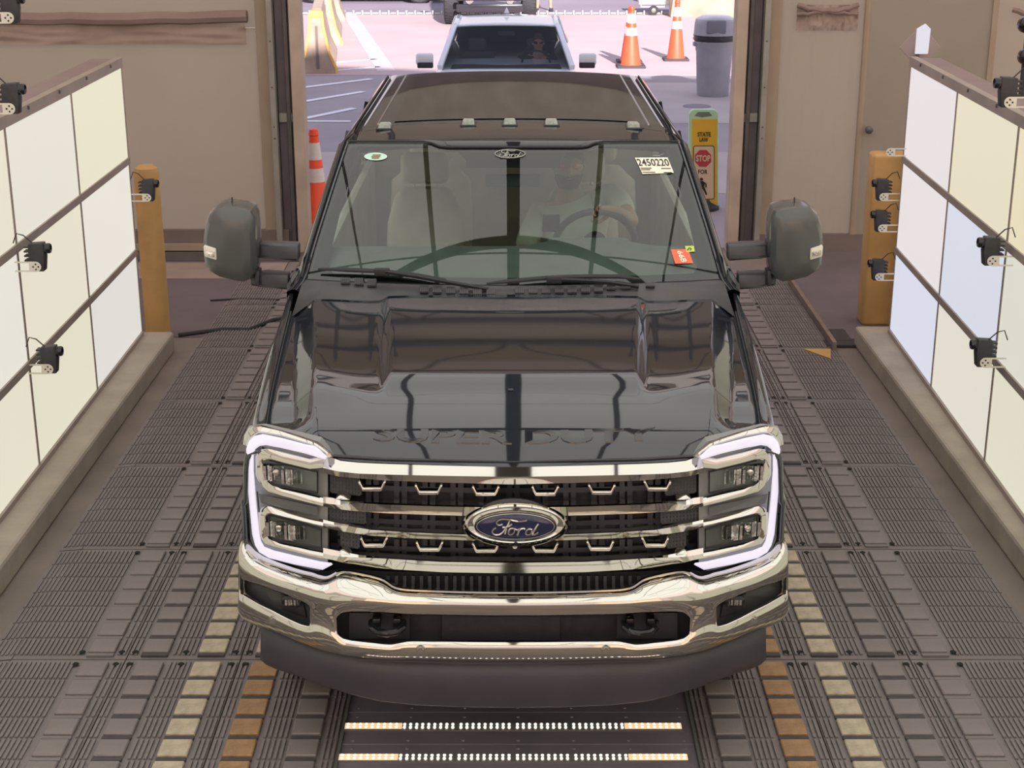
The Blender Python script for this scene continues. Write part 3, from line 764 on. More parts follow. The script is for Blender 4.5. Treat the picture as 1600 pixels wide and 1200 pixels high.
# ---- roof
def zr(x, Y):
    t = (Y-7.40-.12*x*x)
    z = 2.041+.026*smoothstep(t/.5+.1)+.018*max(0, min(1, t/2.5))+.012
    return z-.030*(abs(x)/.8)**2.5
def XR(Y): return .800-.012*(Y-7.4)
rows = []
for j in range(27):
    t = j/26; row = []
    for i in range(41):
        u = -1+2*i/40; Ya = gpt(max(-1, min(1, u)), 1).y+.008; Y = Ya+(9.92-Ya)*t; x = u*(.800-.025*t)
        z = zr(x, Y)
        if t == 0: z = min(z, gpt(u, 1).z+.004)
        row.append((x, Y, z))
    rows.append(row)
rows.append([(x, y+.03, z-.03) for x, y, z in rows[-1]])
roof = MB().grid(rows).build('roof', paint, TR, smooth=40, normals=False, solid=-.02)
rows = []
for j in range(13):
    Y = 8.0+1.72*j/12; rows.append([(-.62+1.24*i/16, Y, zr(-.62+1.24*i/16, Y)+.004) for i in range(17)])
MB().grid(rows).build('sunroof_panel', mat('sunroof_glass', (.012, .011, .012), .03, ior=1.6), roof, smooth=60, normals=False)
for s in (-1, 1):
    MB().tube([(s*(.70-.002*i), 7.97+1.92*i/10, zr(.70, 7.97+1.92*i/10)+.001) for i in range(11)], .005, 6).build('roof_moulding', dchrome, roof)
for k, px in enumerate((603, 732.5, 796.5, 861, 988)):
    p = W(px, 191, 7.93); x = p.x; Y = 7.86; z = zr(x, Y)
    b = MB(); b.loft([[(x-.034, Y+.06, z), (x+.034, Y+.06, z), (x+.026, Y+.05, z+.02), (x-.026, Y+.05, z+.02)],
                      [(x-.034, Y-.05, z-.004), (x+.034, Y-.05, z-.004), (x+.028, Y-.035, z+.024), (x-.028, Y-.035, z+.024)]])
    ml = b.build('marker_light', amberled, roof, bevel=.006, seg=2)
    MB().box((x, Y, z), (.082, .14, .006)).build('light_base', blackpl, ml, smooth=0)
MB().box((0, 9.93, 2.075), (.5, .03, .02)).build('brake_light', mat('brake_lens', C(180, 90, 60), .3), roof, smooth=0, bevel=.004)
# ---- pillars and roof rails (one swept member per side), doors, side glass
def pillar(s):
    b = MB(); rows = []
    for j in range(15):
        v = -.10+1.10*j/14; g = gpt(-1, max(v, 0))+ (Vector((0, 0, 0)) if v >= 0 else Vector((-.06, -.12, -.06))*(-v/.1)*.6)
        rows.append([g+Vector((.006, .01, -.012)), g+Vector((-.006, .0, .004)), g+Vector((-.03, .015, .002)), g+Vector((-.058, .05, -.02)), g+Vector((-.066, .11, -.06)), g+Vector((-.02, .12, -.07))])
    for j in range(1, 10):
        t = j/9; Y = 7.52+(9.92-7.52)*t; g = Vector((-(.800-.025*t)-.0, Y, zr(.8, Y)))
        rows.append([g+Vector((.0, 0, -.03)), g+Vector((-.004, 0, .0)), g+Vector((-.03, 0, -.006)), g+Vector((-.062, 0, -.035)), g+Vector((-.070, 0, -.075)), g+Vector((-.02, 0, -.09))])
    b.grid(rows, closed_u=True)
    return out(b, s, 'pillar', paint, TR, smooth=40)
both(pillar)
def drip(s):
    g0 = [gpt(-1, v)+Vector((-.026, .008, .006)) for v in [i/8 for i in range(9)]]
    p = g0+[Vector((-(.800-.025*t)-.024, 7.52+2.4*t, zr(.8, 7.52+2.4*t)+.0)) for t in [i/6 for i in range(1, 7)]]
    return out(MB().tube(p, .005, 6), s, 'drip_seal', sealm, TR)
both(drip)
def doors(s):
    for (y0, y1) in ((6.9, 8.25), (8.26, 9.35)):
        rows = [[(-.985, y0+(y1-y0)*i/8, 1.53), (-1.02, y0+(y1-y0)*i/8, 1.48), (-1.035, y0+(y1-y0)*i/8, 1.25), (-1.035, y0+(y1-y0)*i/8, .95), (-1.015, y0+(y1-y0)*i/8, .60)] for i in range(9)]
        b = MB().grid(rows); d = out(b, s, 'door', paint, TR, smooth=50, normals=False, solid=-.03)
        x0 = -.872; zt = 1.97
        yt0 = max(y0+.03, 7.55); 
        g = MB().grid([[(-.975, y0+.03+(y1-y0-.06)*i/4, 1.54) for i in range(5)], [(x0, yt0+(y1-.03-yt0)*i/4, zt) for i in range(5)]])
        out(g, s, 'window', glass_f if y0 < 7 else glass_s, d, smooth=50, normals=False)
        g = MB().box((-1.045, y1-.18, 1.33), (.03, .2, .035)); out(g, s, 'door_handle', paint, d, bevel=.008)
        g = MB().bar((-.975, y1, 1.53), (-.872, y1, 1.98), .02, .05); out(g, s, 'door_frame', paint, d)
    b = MB().grid([[(-.985, y, 1.54), (-1.03, y, 1.25), (-1.02, y, .6)] for y in (9.36, 9.6, 9.95)]); out(b, s, 'cab_side', paint, TR, normals=False, solid=-.02)
    b = MB().grid([[(-.97, 9.37, 1.55), (-.875, 9.37, 1.97)], [(-.95, 9.93, 1.55), (-.86, 9.85, 1.97)]]); out(b, s, 'quarter_window', glass_s, TR, normals=False)
    b = MB().box((-1.02, 8.2, .52), (.16, 2.6, .05)); out(b, s, 'running_board', blackpl, TR, bevel=.015)
both(doors)
MB().grid([[(-.96, 9.96, .6), (.96, 9.96, .6)], [(-.96, 9.96, 1.55), (.96, 9.96, 1.55)]]).build('cab_back', paint, TR, smooth=0, normals=False, solid=.02)
MB().grid([[(-.88, 9.96, 1.56), (.88, 9.96, 1.56)], [(-.76, 9.93, 2.03), (.76, 9.93, 2.03)]]).build('rear_window', glass_s, TR, smooth=0, normals=False)
# bed
bed = MB()
for s in (-1, 1): bed.box((s*.98, 11.0, 1.15), (.10, 2.02, .68))
bed.box((0, 11.0, .85), (1.9, 2.0, .06)); bed.box((0, 10.02, 1.2), (1.9, .05, .6))
bd = bed.build('truck_bed', paint, TR, bevel=.02, smooth=35)
MB().box((0, 12.03, 1.16), (1.9, .06, .66)).build('tailgate', paint, TR, bevel=.02)
MB().box((0, 12.2, .68), (1.9, .18, .2)).build('rear_bumper', chrome, TR, bevel=.04)
for s in (-1, 1): MB().box((s*.98, 12.04, 1.25), (.1, .05, .36)).build('tail_lamp', mat('tail_lamp_red', (.3, .02, .02), .2) if 'tail_lamp_red' not in MATS else MATS['tail_lamp_red'], TR, bevel=.01)
# wheels
def wheel(x, y, s, R=.42, w=.28, parent=TR, off=None):
    b = MB().lathe((x, y, R), [(R*.62, -w*.40), (R*.86, -w/2), (R*.97, -w*.42), (R, -w*.25), (R, w*.25), (R*.97, w*.42), (R*.86, w/2), (R*.62, w*.40)], 40, axis='X', cap=False)
    for k in range(36):
        a = 2*PI*k/36
        for q in (-1, 0, 1):
            b.box((x+q*w*.3, y+math.cos(a+q*.05)*(R+.002), R+math.sin(a+q*.05)*(R+.002)), (w*.22, .030, .012), R=Matrix.Rotation(a-PI/2, 3, 'X'))
    t = b.build('wheel', rubber, parent, smooth=30, normals=False)
    rb = MB().lathe((x, y, R), [(.02, s*w*.30), (R*.2, s*w*.32), (R*.25, s*w*.22), (R*.55, s*w*.26), (R*.62, s*w*.42), (R*.60, s*w*.2), (R*.5, -s*w*.1)], 32, axis='X')
    for k in range(6):
        a = 2*PI*k/6; rb.bar((x+s*w*.30, y+math.cos(a)*R*.15, R+math.sin(a)*R*.15), (x+s*w*.33, y+math.cos(a)*R*.58, R+math.sin(a)*R*.58), .05, .03)
    rb.build('rim', dchrome, t, smooth=30, normals=False)
    return t
for s in (-1, 1):
    for y in (6.12, 10.35): wheel(s*.86, y, s)
MB().box((0, 6.12, .42), (1.6, .12, .12)).build('axle', blackpl, TR, bevel=.02)
for s in (-1, 1): MB().box((s*.45, 8.5, .55), (.1, 6.6, .16)).build('chassis_rail', blackpl, TR, bevel=.01)
# inner wheel houses and engine bay floor so nothing shows through
MB().box((0, 6.3, .78), (1.9, 1.9, .04)).build('undertray', blackpl, TR, smooth=0)
MB().box((0, 5.42, 1.0), (1.90, .05, .62)).build('radiator_support', blackpl, TR, smooth=0)

# ---- cowl and wipers
rows = []
for i in range(41):
    u = -1+2*i/40; a = Vector((u*.985, Yhood1(u*.985)+.002, hz(u*.97, 6.57)-.012)); g = gpt(u, 0)+Vector((0, -.006, -.004))
    if abs(u) > .97: g = gpt(math.copysign(1, u), 0)+Vector((math.copysign(.02, u), -.01, -.006))
    rows.append([a, a.lerp(g, .3)+Vector((0, 0, -.004)), a.lerp(g, .7)+Vector((0, 0, -.002)), g, gpt(u, .05)+Vector((0, .02, -.02))])
cowl = MB().grid(rows).build('cowl', greypl, TR, smooth=50, normals=False)
def Ycowl(px, py):
    return WG(px, py, 0)
def cowlpt(px, py):
    # on the plane between the bonnet edge and the glass foot
    Y = 6.66
    for _ in range(10):
        p = W(px, py, Y); x = p.x; a = Vector((x, Yhood1(x), hz(x*.98, 6.57)-.012)); u = max(-1, min(1, x/.95)); g = gpt(u, 0)
        t = 0 if abs(g.y-a.y) < 1e-4 else (p.z-a.z)/(g.z-a.z+1e-6); t = max(-.2, min(1.2, t)); Y = .5*Y+.5*(a.y+(g.y-a.y)*t)
    return W(px, py, Y)
vents = [(540, 439), (561, 441), (581, 443), (663, 453), (683, 454), (704, 455), (725, 456), (746, 457), (767, 457), (812, 455), (833, 455), (853, 455), (874, 454), (894, 454), (915, 453), (935, 452), (955, 450), (978, 449), (1016, 446)]
for (px, py) in vents:
    h = 5 if 500 < px < 950 else 3
    q = [cowlpt(px-7, py+h), cowlpt(px+7, py+h), cowlpt(px+7, py-h), cowlpt(px-7, py-h)]
    lift = Vector((0, -.004, .006))
    ve = MB().prism([p+lift for p in q], (0, .002, -.006)).build('vent_grille', slotd, cowl, smooth=0)
    fb = MB()
    for k in range(5):
        u = (k+.5)/5; a = q[0].lerp(q[1], u)+lift*1.2; c_ = q[3].lerp(q[2], u)+lift*1.2; fb.bar(a, c_, .0055, .004)
    fb.build('fins', greypl, ve, smooth=0)
def wiper(pts_blade, pts_arm, hub):
    bl_ = [WG(x, y, .03) for x, y in pts_blade]
    w = MB().tube(bl_, [.006]+[.012]*(len(bl_)-2)+[.006], 6, flat=.6).build('wiper', sealm, TR)
    MB().tube([WG(x, y, .045) for x, y in pts_arm], [.010]*len(pts_arm), 6, flat=1.2).build('wiper_arm', sealm, w)
    MB().box(WG(*hub, .04), (.07, .03, .035)).build('wiper_joint', sealm, w, bevel=.006)
    return w
wiper([(497, 420), (540, 421.5), (600, 424), (650, 430), (697, 437)], [(597, 424), (650, 432), (700, 441), (762, 452)], (597, 425))
wiper([(760, 443), (800, 439), (856, 434), (910, 432), (968, 432), (1000, 436)], [(860, 437), (900, 438), (950, 441), (998, 448)], (866, 437))
# ---- mirrors
def mirror(s):
    out_ = [(322, 349), (328, 332), (340, 321), (352, 317), (384, 321), (395, 325), (400, 336), (402, 360), (403, 400), (401, 424), (395, 434), (384, 439), (374, 438), (345, 431), (330, 422), (322, 412), (319, 390), (319, 365)]
    pts = [W(x, y, 6.95) for x, y in out_]; c = sum(pts, Vector())/len(pts)
    secs = []
    for dy, k in ((-.075, .55), (-.068, .80), (-.045, .95), (0.0, 1.0), (.10, 1.0), (.13, .97)):
        secs.append([c+(p-c)*k+Vector((0, dy, 0)) for p in pts])
    m_ = out(MB().loft(secs), s, 'side_mirror', mat('mirror_housing', (.075, .078, .076), .22, coat=.3) if 'mirror_housing' not in MATS else MATS['mirror_housing'], TR, smooth=35)
    gl = MB().prism([c+(p-c)*.9+Vector((0, .131, 0)) for p in pts], (0, .004, 0)); out(gl, s, 'mirror_glass', chrome, m_, smooth=0)
    gp = MB().tube([W(x, y, 6.885) for x, y in [(326, 358), (350, 363), (378, 369)]], .0025, 6); out(gp, s, 'panel_gap', sealm, m_)
    for (y0, y1, x1, x0) in ((377, 404, 468, 392), (423, 449, 452, 392)):
        q = [W(x0, y0+4, 7.0), W(x0+25, y0+1, 7.0), W(x1, y0+3, 6.96), W(x1, y1+2, 6.96), W(x0+25, y1-3, 7.0), W(x0, y1-5, 7.0)]
        a = out(MB().prism([p+Vector((0, -.035, 0)) for p in q], (0, .08, 0)), s, 'mirror_arm', greypl, m_, bevel=.012, seg=2)
        for xx in (x0+6,):
            rg = MB().prism([W(xx, y0+1, 6.945), W(xx+7, y0, 6.945), W(xx+7, y1-2, 6.945), W(xx, y1-3, 6.945)], (0, .08, 0)); out(rg, s, 'collar', blackpl, a, bevel=.006)
        f = [W(407, y0+5, 6.952), W(437, y0+9, 6.952), W(431, y1-2, 6.952), W(407, y1-4, 6.952)]
        out(MB().tube(f+[f[0]], .0022, 5), s, 'cover_seam', sealm, a)
    sg = MB().prism([W(317.5, 384, 6.86), W(337, 389, 6.86), W(338, 407, 6.86), W(319, 401, 6.86)], (0, .05, 0)); sgo = out(sg, s, 'signal_lamp', bracket, m_, bevel=.006, label='white clear signal lamp')
    out(MB().prism([W(321, 391, 6.855), W(335, 394, 6.855), W(335, 402, 6.855), W(321, 398, 6.855)], (0, .004, 0)), s, 'bulb_window', reflector, sgo, smooth=0)
    an = MB().tube([W(363, 320, 6.98), W(362.6, 308, 6.98)], .004, 6); out(an, s, 'antenna_stub', blackpl, m_)
both(mirror)

# ---- grille
def strip_rows(cols, spec):
    """cols: list of (px, y0, y1, ...); spec: dy per row"""
    return [[G(c[0], c[k+1], spec[k] if not callable(spec) else spec(k, c)) for k in range(len(spec))] for c in cols]
def bar_full(name, left, spec, m=chrome, sub=0):
    cols = full(left)
    dens = []
    for a, b_ in zip(cols, cols[1:]):
        n = max(1, int(abs(b_[0]-a[0])/14))
        for i in range(n): dens.append(tuple(a[k]+(b_[k]-a[k])*i/n for k in range(len(a))))
    dens.append(cols[-1])
    b = MB().grid(strip_rows(dens, spec))
    return b.build(name, m, TR, smooth=12, normals=False)
# columns: px, back-top, top edge, mid crease, bottom, back-bottom
def cb(px, t, m, b_, lip=4): return (px, t-lip, t, m, b_, b_+1)
top = bar_full('grille_bar', [cb(505, 713, 731, 738), cb(521, 716, 735, 743), cb(532, 720, 737, 745), cb(560, 723, 740, 747.5), cb(605, 725, 741.5, 751), cb(690, 727.5, 743.5, 754), cb(802, 730, 745, 757)], [.08, .04, .0, .008, .05])
bar_full('grille_bar', [cb(505, 776, 786, 791, 2), cb(520, 778, 788, 794, 2), cb(532, 782, 789, 796, 6), cb(560, 783.5, 786, 799, 5), cb(605, 786, 788.5, 802, 7), cb(690, 789, 791.5, 805, 7), cb(802, 791, 793.5, 808, 7)], [.10, .010, .0, .010, .05])
bar_full('grille_bar', [cb(505, 812, 817, 824, 3), cb(522, 816, 820, 828, 4), cb(545, 820, 822, 832, 5), cb(580, 826, 828, 837, 6), cb(640, 830, 832, 841, 6), cb(717, 833, 835, 844, 7), cb(802, 834, 836, 846, 7)], [.10, .010, .0, .010, .05])
bar_full('grille_bar', [cb(505, 856, 865, 872, 2), cb(520, 859, 868, 875, 2), cb(535, 862, 870, 879, 5), cb(560, 867, 871, 884, 6), cb(605, 871, 873, 889, 7), cb(690, 876, 878, 894, 8), cb(802, 877, 879.5, 896, 8)], [.10, .010, .0, .002, .06])
def peak(s):
    for (x, y) in ((533, 771), (535, 857)):
        b = MB().prism([G(x-11, y+10, .0), G(x+15, y+11, .0), G(x+3, y+1, .02), G(x-2, y, .02)], (0, .05, .0)); out(b, s, 'bar_knuckle', chrome, TR, bevel=.006)
both(peak)
# dark surround under the bonnet lip, backing, fins, mesh
bar_full('grille_shroud', [(500, 700, 708, 720), (520, 706, 713, 722), (600, 712, 718, 728), (802, 716, 722, 734)], [.10, .05, .10], m=blackpl)
bar_full('grille_backing', [(495, 725, 790, 870, 900), (600, 735, 800, 880, 905), (802, 740, 800, 880, 910)], [.15, .15, .15, .15], m=blackpl)
fins = MB()
for (ya, yb_) in ((748, 784), (800, 832), (842, 872)):
    for i in range(-6, 7):
        for q in (-6, 6):
            px = CX+i*44+q
            if abs(px-CX) < 300: fins.bar(G(px, ya, .125), G(px, yb_+4, .125), .008, .02)
    for k in range(1):
        y = ya+18+k*12; pts = [G(CX-285+19*i, y-4*(abs(i-15)/15)**2*2, .125) for i in range(31)]
        for a, c_ in zip(pts, pts[1:]): fins.bar(a, c_, .007, .02)
fins.build('grille_fins', valpl, TR, smooth=0, kind='stuff')
def mesh_end(s):
    b = MB()
    for (x0, x1, y0, y1, sl) in ((518, 563, 742, 768, .10), (512, 570, 795, 812, .08), (534, 560, 829, 852, .12)):
        nx = int((x1-x0)/5); ny = max(2, int((y1-y0)/5))
        for i in range(nx+1):
            x = x0+(x1-x0)*i/nx; b.bar(G(x, y0+(x-x0)*sl, .06), G(x, y1+(x-x0)*sl, .06), .0045, .01)
        for j in range(ny+1):
            y = y0+(y1-y0)*j/ny; b.bar(G(x0, y, .06), G(x1, y+(x1-x0)*sl, .06), .0045, .01)
    out(b, s, 'grille_mesh', greypl, TR, smooth=0, kind='stuff')
both(mesh_end)
def clip(px, py, w=22.5):
    o = [(-w, -7), (-w+4.5, -7.5), (-w+9, 2.5), (w-9, 2.5), (w-4.5, -7.5), (w, -7), (w-7, 7.5), (-w+7, 7.5)]
    MB().prism([G(px+x, py+y-abs(px-CX)*0, .0) for x, y in o], (0, .03, .004)).build('chrome_clip', chrome, TR, bevel=.004, seg=2, smooth=40)
for px, py in [(581, 760.5), (669.5, 766), (759, 768.5), (852, 768.5), (940.5, 766), (1027.5, 760.5), (584, 849), (671, 855.5), (759, 857.5), (851, 857.5), (938, 854.5), (1024, 849)]: clip(px, py)
# ---- badge
def ell(cx, cy, rx, ry, dy, n=48, k=0): return [G(cx+rx*math.cos(2*PI*i/n), cy-ry*math.sin(2*PI*i/n), dy) for i in range(n)]
def E0(cx, cy, rx, ry, Y, n=56): return [W(cx+rx*math.cos(2*PI*i/n), cy-ry*math.sin(2*PI*i/n), Y) for i in range(n)]
bdg = MB().grid([E0(805, 820, 84, 35, 5.20), E0(805, 820, 84.5, 35.5, 5.15), E0(805, 819.5, 82, 34, 5.115), E0(805.5, 820, 75, 28.5, 5.10), E0(805.5, 821.5, 66, 22.5, 5.108), E0(805.5, 822.5, 62.5, 20.5, 5.118)], closed_u=True).build('badge', chrome, TR, smooth=60, normals=False)
b = MB(); b.grid([E0(805.5, 822.5, 63.5, 21, 5.12), E0(805.5, 822.5, 60, 19.5, 5.116), E0(805.5, 822.5, 35, 11, 5.112), E0(805.5, 822.5, 1, .4, 5.111)], closed_u=True)
b.build('badge_field', blue, bdg, smooth=60, normals=False)
MB().tube([*E0(805.5, 822.5, 60.5, 19.6, 5.113), E0(805.5, 822.5, 60.5, 19.6, 5.113)[0]], .0022, 6).build('field_ring', silver, bdg)
MB().grid([E0(802, 807, 64, 30, 5.24, 32), E0(802, 806, 56, 27, 5.16, 32), E0(802, 806, 40, 20, 5.15, 32)], closed_u=True).build('badge_plinth', blackpl, bdg, smooth=60, normals=False)
MB().lathe(W(804.5, 852, 5.13), [(.0, -.012), (.009, -.010), (.012, 0), (.012, .04)], 14, axis='Y', cap=False).build('front_camera', reflector, bdg)
SCRIPT = [  # points in the close-up of the badge (1600 wide for px 700..910, py 770..870)
    [(650, 375), (610, 385), (580, 365), (590, 335), (640, 315), (720, 318), (800, 335), (870, 340), (940, 325)],
    [(735, 325), (720, 370), (690, 420), (655, 465), (610, 495), (560, 498), (528, 470), (540, 435), (575, 420)],
    [(650, 415), (700, 405), (740, 390), (762, 370)],
    [(700, 425), (680, 490)], [(720, 470), (730, 435), (765, 420), (790, 435), (785, 470), (755, 497), (725, 492), (718, 470), (730, 435)],
    [(790, 430), (830, 440), (850, 425)], [(855, 425), (835, 470), (820, 505)], [(838, 460), (870, 430), (905, 425), (915, 435)],
    [(1000, 440), (965, 430), (930, 455), (925, 485), (950, 500), (985, 485), (1010, 450)], [(1080, 370), (1055, 400), (1020, 460), (1005, 495), (1035, 495), (1070, 465)]]
def sm(pts, n=4):
    P = [Vector((x, y, 0)) for x, y in pts]; o = []
    for i in range(len(P)-1):
        p0 = P[max(i-1, 0)]; p1 = P[i]; p2 = P[i+1]; p3 = P[min(i+2, len(P)-1)]
        for k in range(n):
            t = k/n; o.append(.5*((2*p1)+(-p0+p2)*t+(2*p0-5*p1+4*p2-p3)*t*t+(-p0+3*p1-3*p2+p3)*t**3))
    o.append(P[-1]); return o
sb = MB()
for st in SCRIPT: sb.tube([W(700+p.x*.13125, 770+p.y*.13125, 5.108) for p in sm(st)], .0042, 6)
sb.build('script_letters', silver, bdg, smooth=60)

# ---- headlamps
def ring(s, name, outer, inner, m, dys=(.05, .012, 0, 0, .012, .06), parent=TR, dens=1, smooth=40):
    """closed raised band between two outlines (photo pixels, left lamp)"""
    rows = []
    ks = (0, .0, .25, .8, 1.0, 1.0)
    for dy, k in zip(dys, ks):
        rows.append([G(o[0]+(i[0]-o[0])*k, o[1]+(i[1]-o[1])*k, dy) for o, i in zip(outer, inner)])
    b = MB().grid(rows, closed_u=True)
    return out(b, s, name, m, parent, smooth=smooth)
def band(s, name, a, b_, m, dys, ks, parent=TR, closed=False, smooth=40, tilt=0.0):
    rows = []
    for dy, k in zip(dys, ks):
        r = []
        for o, i in zip(a, b_):
            y = o[1]+(i[1]-o[1])*k; hy = abs(o[1]-i[1]); hx = abs(o[0]-i[0]); low = max(o[1], i[1])
            r.append(G(o[0]+(i[0]-o[0])*k, y, dy+(tilt*(low-y)/hy*hy/(hy+hx) if hy > .5 else 0)))
        rows.append(r)
    return out(MB().grid(rows, closed_u=closed), s, name, m, parent, smooth=smooth)
def lamp(s):
    hl = empty('headlamp', (s*.95, 5.3, 1.1), None, None); hl.parent = TR; hl.location = hl.location-TR.location
    if True:
        # dark shell behind everything
        sh = [(386, 672), (412, 669), (500, 690), (520, 714), (512, 740), (512, 880), (498, 893), (402, 868), (391, 842), (384, 720)]
        out(MB().prism([G(x, y, .045) for x, y in sh], (0, .05, 0)), s, 'lamp_shell', lampgrey, hl, smooth=0)
        # upper chrome cap over the running lamp
        band(s, 'chrome_cap', [(379, 694), (381, 680), (388, 669), (398, 664.5), (408, 664), (440, 672), (480, 684), (497, 690), (517, 706), (523, 713)],
             [(386, 697), (390, 688), (397, 681), (404, 677), (412, 677), (440, 682), (478, 693), (492, 697), (508, 708), (511, 715)], chrome,
             (.10, .05, .02, .0, .006), (0, 0, .2, .8, 1.0), hl)
        # running lamp: C shape
        oo = [(511, 713), (494, 697), (478, 694), (440, 684), (411, 678), (397, 681), (388, 690), (384.5, 702), (385, 735), (388.5, 778), (394, 835), (398.5, 852), (405, 863), (420, 872), (460, 882), (504, 890.5), (520, 882)]
        ii = [(508, 718), (478, 709), (470, 707), (440, 700), (415, 695.5), (406, 697), (399.5, 702), (396.5, 711), (396.5, 735), (400, 778), (405, 832), (408, 845), (413, 854), (428, 860), (465, 869), (500, 877), (518, 879.5)]
        band(s, 'running_lamp', oo, ii, drl, (.04, .0, -.006, -.006, .004, .05), (0, .04, .2, .8, .97, 1), hl)
        # chrome loops around the two lamps
        l1o = [(505, 713), (484, 716.5), (442, 706), (419, 700.5), (409, 701.5), (402, 706), (399, 714), (399.5, 742), (403, 750), (411, 761), (419, 768), (440, 774.5), (484, 786), (505, 791)]
        l1i = [(505, 732), (484, 734), (442, 723.5), (424, 718.5), (418, 718.5), (413.5, 721), (411.5, 726), (412, 741), (415, 746), (421, 753), (427, 757.5), (442, 761.5), (484, 770.5), (505, 776)]
        band(s, 'chrome_loop', l1o, l1i, chrome, (.06, .003, .0, .0, .004, .06), (0, .02, .25, .85, .98, 1), hl, tilt=.022)
        l2o = [(505, 812), (484, 807.5), (449, 799), (429, 793), (418, 790), (409, 793), (403.5, 800), (403.5, 812), (405, 832), (409, 843), (414, 849.5), (424, 853), (442, 857.5), (484, 868.5), (505, 873)]
        l2i = [(505, 823), (484, 818.5), (449, 810), (431, 805.5), (423, 803.5), (418, 804.5), (415.5, 808), (415.5, 815), (416.5, 828), (418.5, 836), (421.5, 841), (428, 844), (442, 847), (484, 856), (505, 860)]
        band(s, 'chrome_loop', l2o, l2i, chrome, (.06, .003, .0, .0, .004, .06), (0, .02, .25, .85, .98, 1), hl, tilt=.022)
        # lamp bowls
        for q in ([(417, 721), (424, 720), (496, 737), (496, 770), (428, 758), (414, 744)], [(420, 806), (428, 806), (502, 827), (502, 856), (428, 843), (421, 836)]):
            ql = [G(x, y, .012) for x, y in q]
            lm = out(MB().prism([G(x, y, .04) for x, y in q], (0, .004, 0)), s, 'lamp_back', lampgrey, hl, smooth=0)
            cx_ = sum(x for x, y in q)/6; cy_ = sum(y for x, y in q)/6
            b = MB()
            for (ox, w_) in ((-20, 14), (8, 18)):
                c0_ = G(cx_+ox+3, cy_+1+ox*.2, .022)
                for k in range(7):
                    b.box(c0_+Vector((-.035+k*.0115, .004*math.sin(k*2.1), 0)), (.010, .012, .056+.006*math.sin(k)), rz=.5*math.sin(k*1.7))
            out(b, s, 'reflector_facets', reflector, lm, smooth=0, kind='stuff')
            c1_ = G(cx_-14, cy_-3, .014); out(MB().lathe(c1_, [(.0, -.004), (.013, .0), (.017, .008), (.017, .02)], 14, axis='Y', cap=False), s, 'projector', reflector, lm)
            out(MB().prism(ql, (0, .002, 0)), s, 'lamp_lens', glass_l, lm, smooth=0)
            out(MB().tube(ql+[ql[0]], .0045, 6), s, 'lamp_gasket', sealm, lm)
        # grey plate between the loops
        out(MB().prism([G(404, 772, .022), (G(496, 792, .03)), G(496, 806, .03), G(430, 792, .022), G(408, 786, .022)], (0, .004, 0)), s, 'infill_plate', mat('infill_grey', (.12, .125, .125), .3) if 'infill_grey' not in MATS else MATS['infill_grey'], hl, smooth=0)
        out(MB().tube([G(402, 768, -.0), G(404, 790, -.0), G(405, 800, 0)], .003, 6), s, 'loop_gap', sealm, hl)
    return hl
both(lamp)
# black bridge between grille sides and bumper
bar_full('lower_surround', [(388, 850, 870, 882, 900), (400, 868, 880, 893, 910), (450, 884, 892, 903, 920), (505, 893, 900, 912, 930), (530, 889, 896, 905, 925), (610, 893, 899, 915, 935), (802, 897, 903, 925, 945)], [.02, .03, .03, .04], m=blackpl)
sl = MB()
for i in range(-15, 16):
    px = CX+i*13
    sl.bar(G(px, 899, .02), G(px, 930, .0), .012, .03)
sl.build('lower_slats', sealm, TR, smooth=0, kind='stuff')

# ---- bumper
# px, top, crease, opening top, opening bottom, lower crease, bottom
BC = [(377.5, 851, 868, 890, 925, 940, 948), (380, 849, 869, 897, 928, 946, 955), (385, 851, 873, 903, 929, 951, 961), (393, 867, 885, 906, 934, 957, 966), (410, 879, 896, 910, 944, 966, 974), (430, 887, 906, 917, 954, 974, 982),
      (456, 896, 914, 926, 968, 986, 994), (474, 901, 918, 934, 976, 993, 1001), (488, 904, 921, 944, 978, 998, 1007), (496, 907, 923, 950, 972, 1001, 1010), (512, 910, 926, 956, 978, 1004, 1015),
      (528, 901, 929, 962, 990, 1008, 1018), (535, 899.5, 930.5, 954, 998, 1012, 1020), (548, 901, 931.5, 951.5, 1002, 1014, 1022), (575, 906, 932.5, 951.5, 1005.5, 1017, 1025), (600, 911.5, 934, 953, 1007.5, 1019, 1027),
      (613, 922, 935, 954, 1008, 1020, 1027), (630, 925, 936, 955, 1004, 1019, 1027), (642, 926, 936.5, 955.5, 1002.5, 1018, 1027.5), (700, 928.5, 937, 956.5, 1003, 1019, 1029.5), (760, 929.5, 938, 957.5, 1003.5, 1020, 1030), (802, 930, 938, 957.5, 1003.5, 1020, 1030)]
cols = full([(c[0],)+tuple(c[1:]) for c in BC]); nc = len(cols)
fogspan = (379.9, 488.1); cenS = 528
b = MB(); V = []
for c in cols:
    px = c[0]
    V.append([B(px, c[1]-3, .16), B(px, c[1], .055), B(px, c[2], .0), B(px, (c[2]+c[3])/2, .002), B(px, c[3], .012), B(px, c[4], .012), B(px, (c[4]+c[5])/2, .0), B(px, c[5], .006), B(px, c[6], .035), B(px, c[6]+1, .12)])
pre = [p+Vector((-.006, .22, 0)) for p in V[0]]; post = [p+Vector((.006, .22, 0)) for p in V[-1]]
V = [pre]+V+[post]
n = len(V[0]); b.v = [p for r in V for p in r]
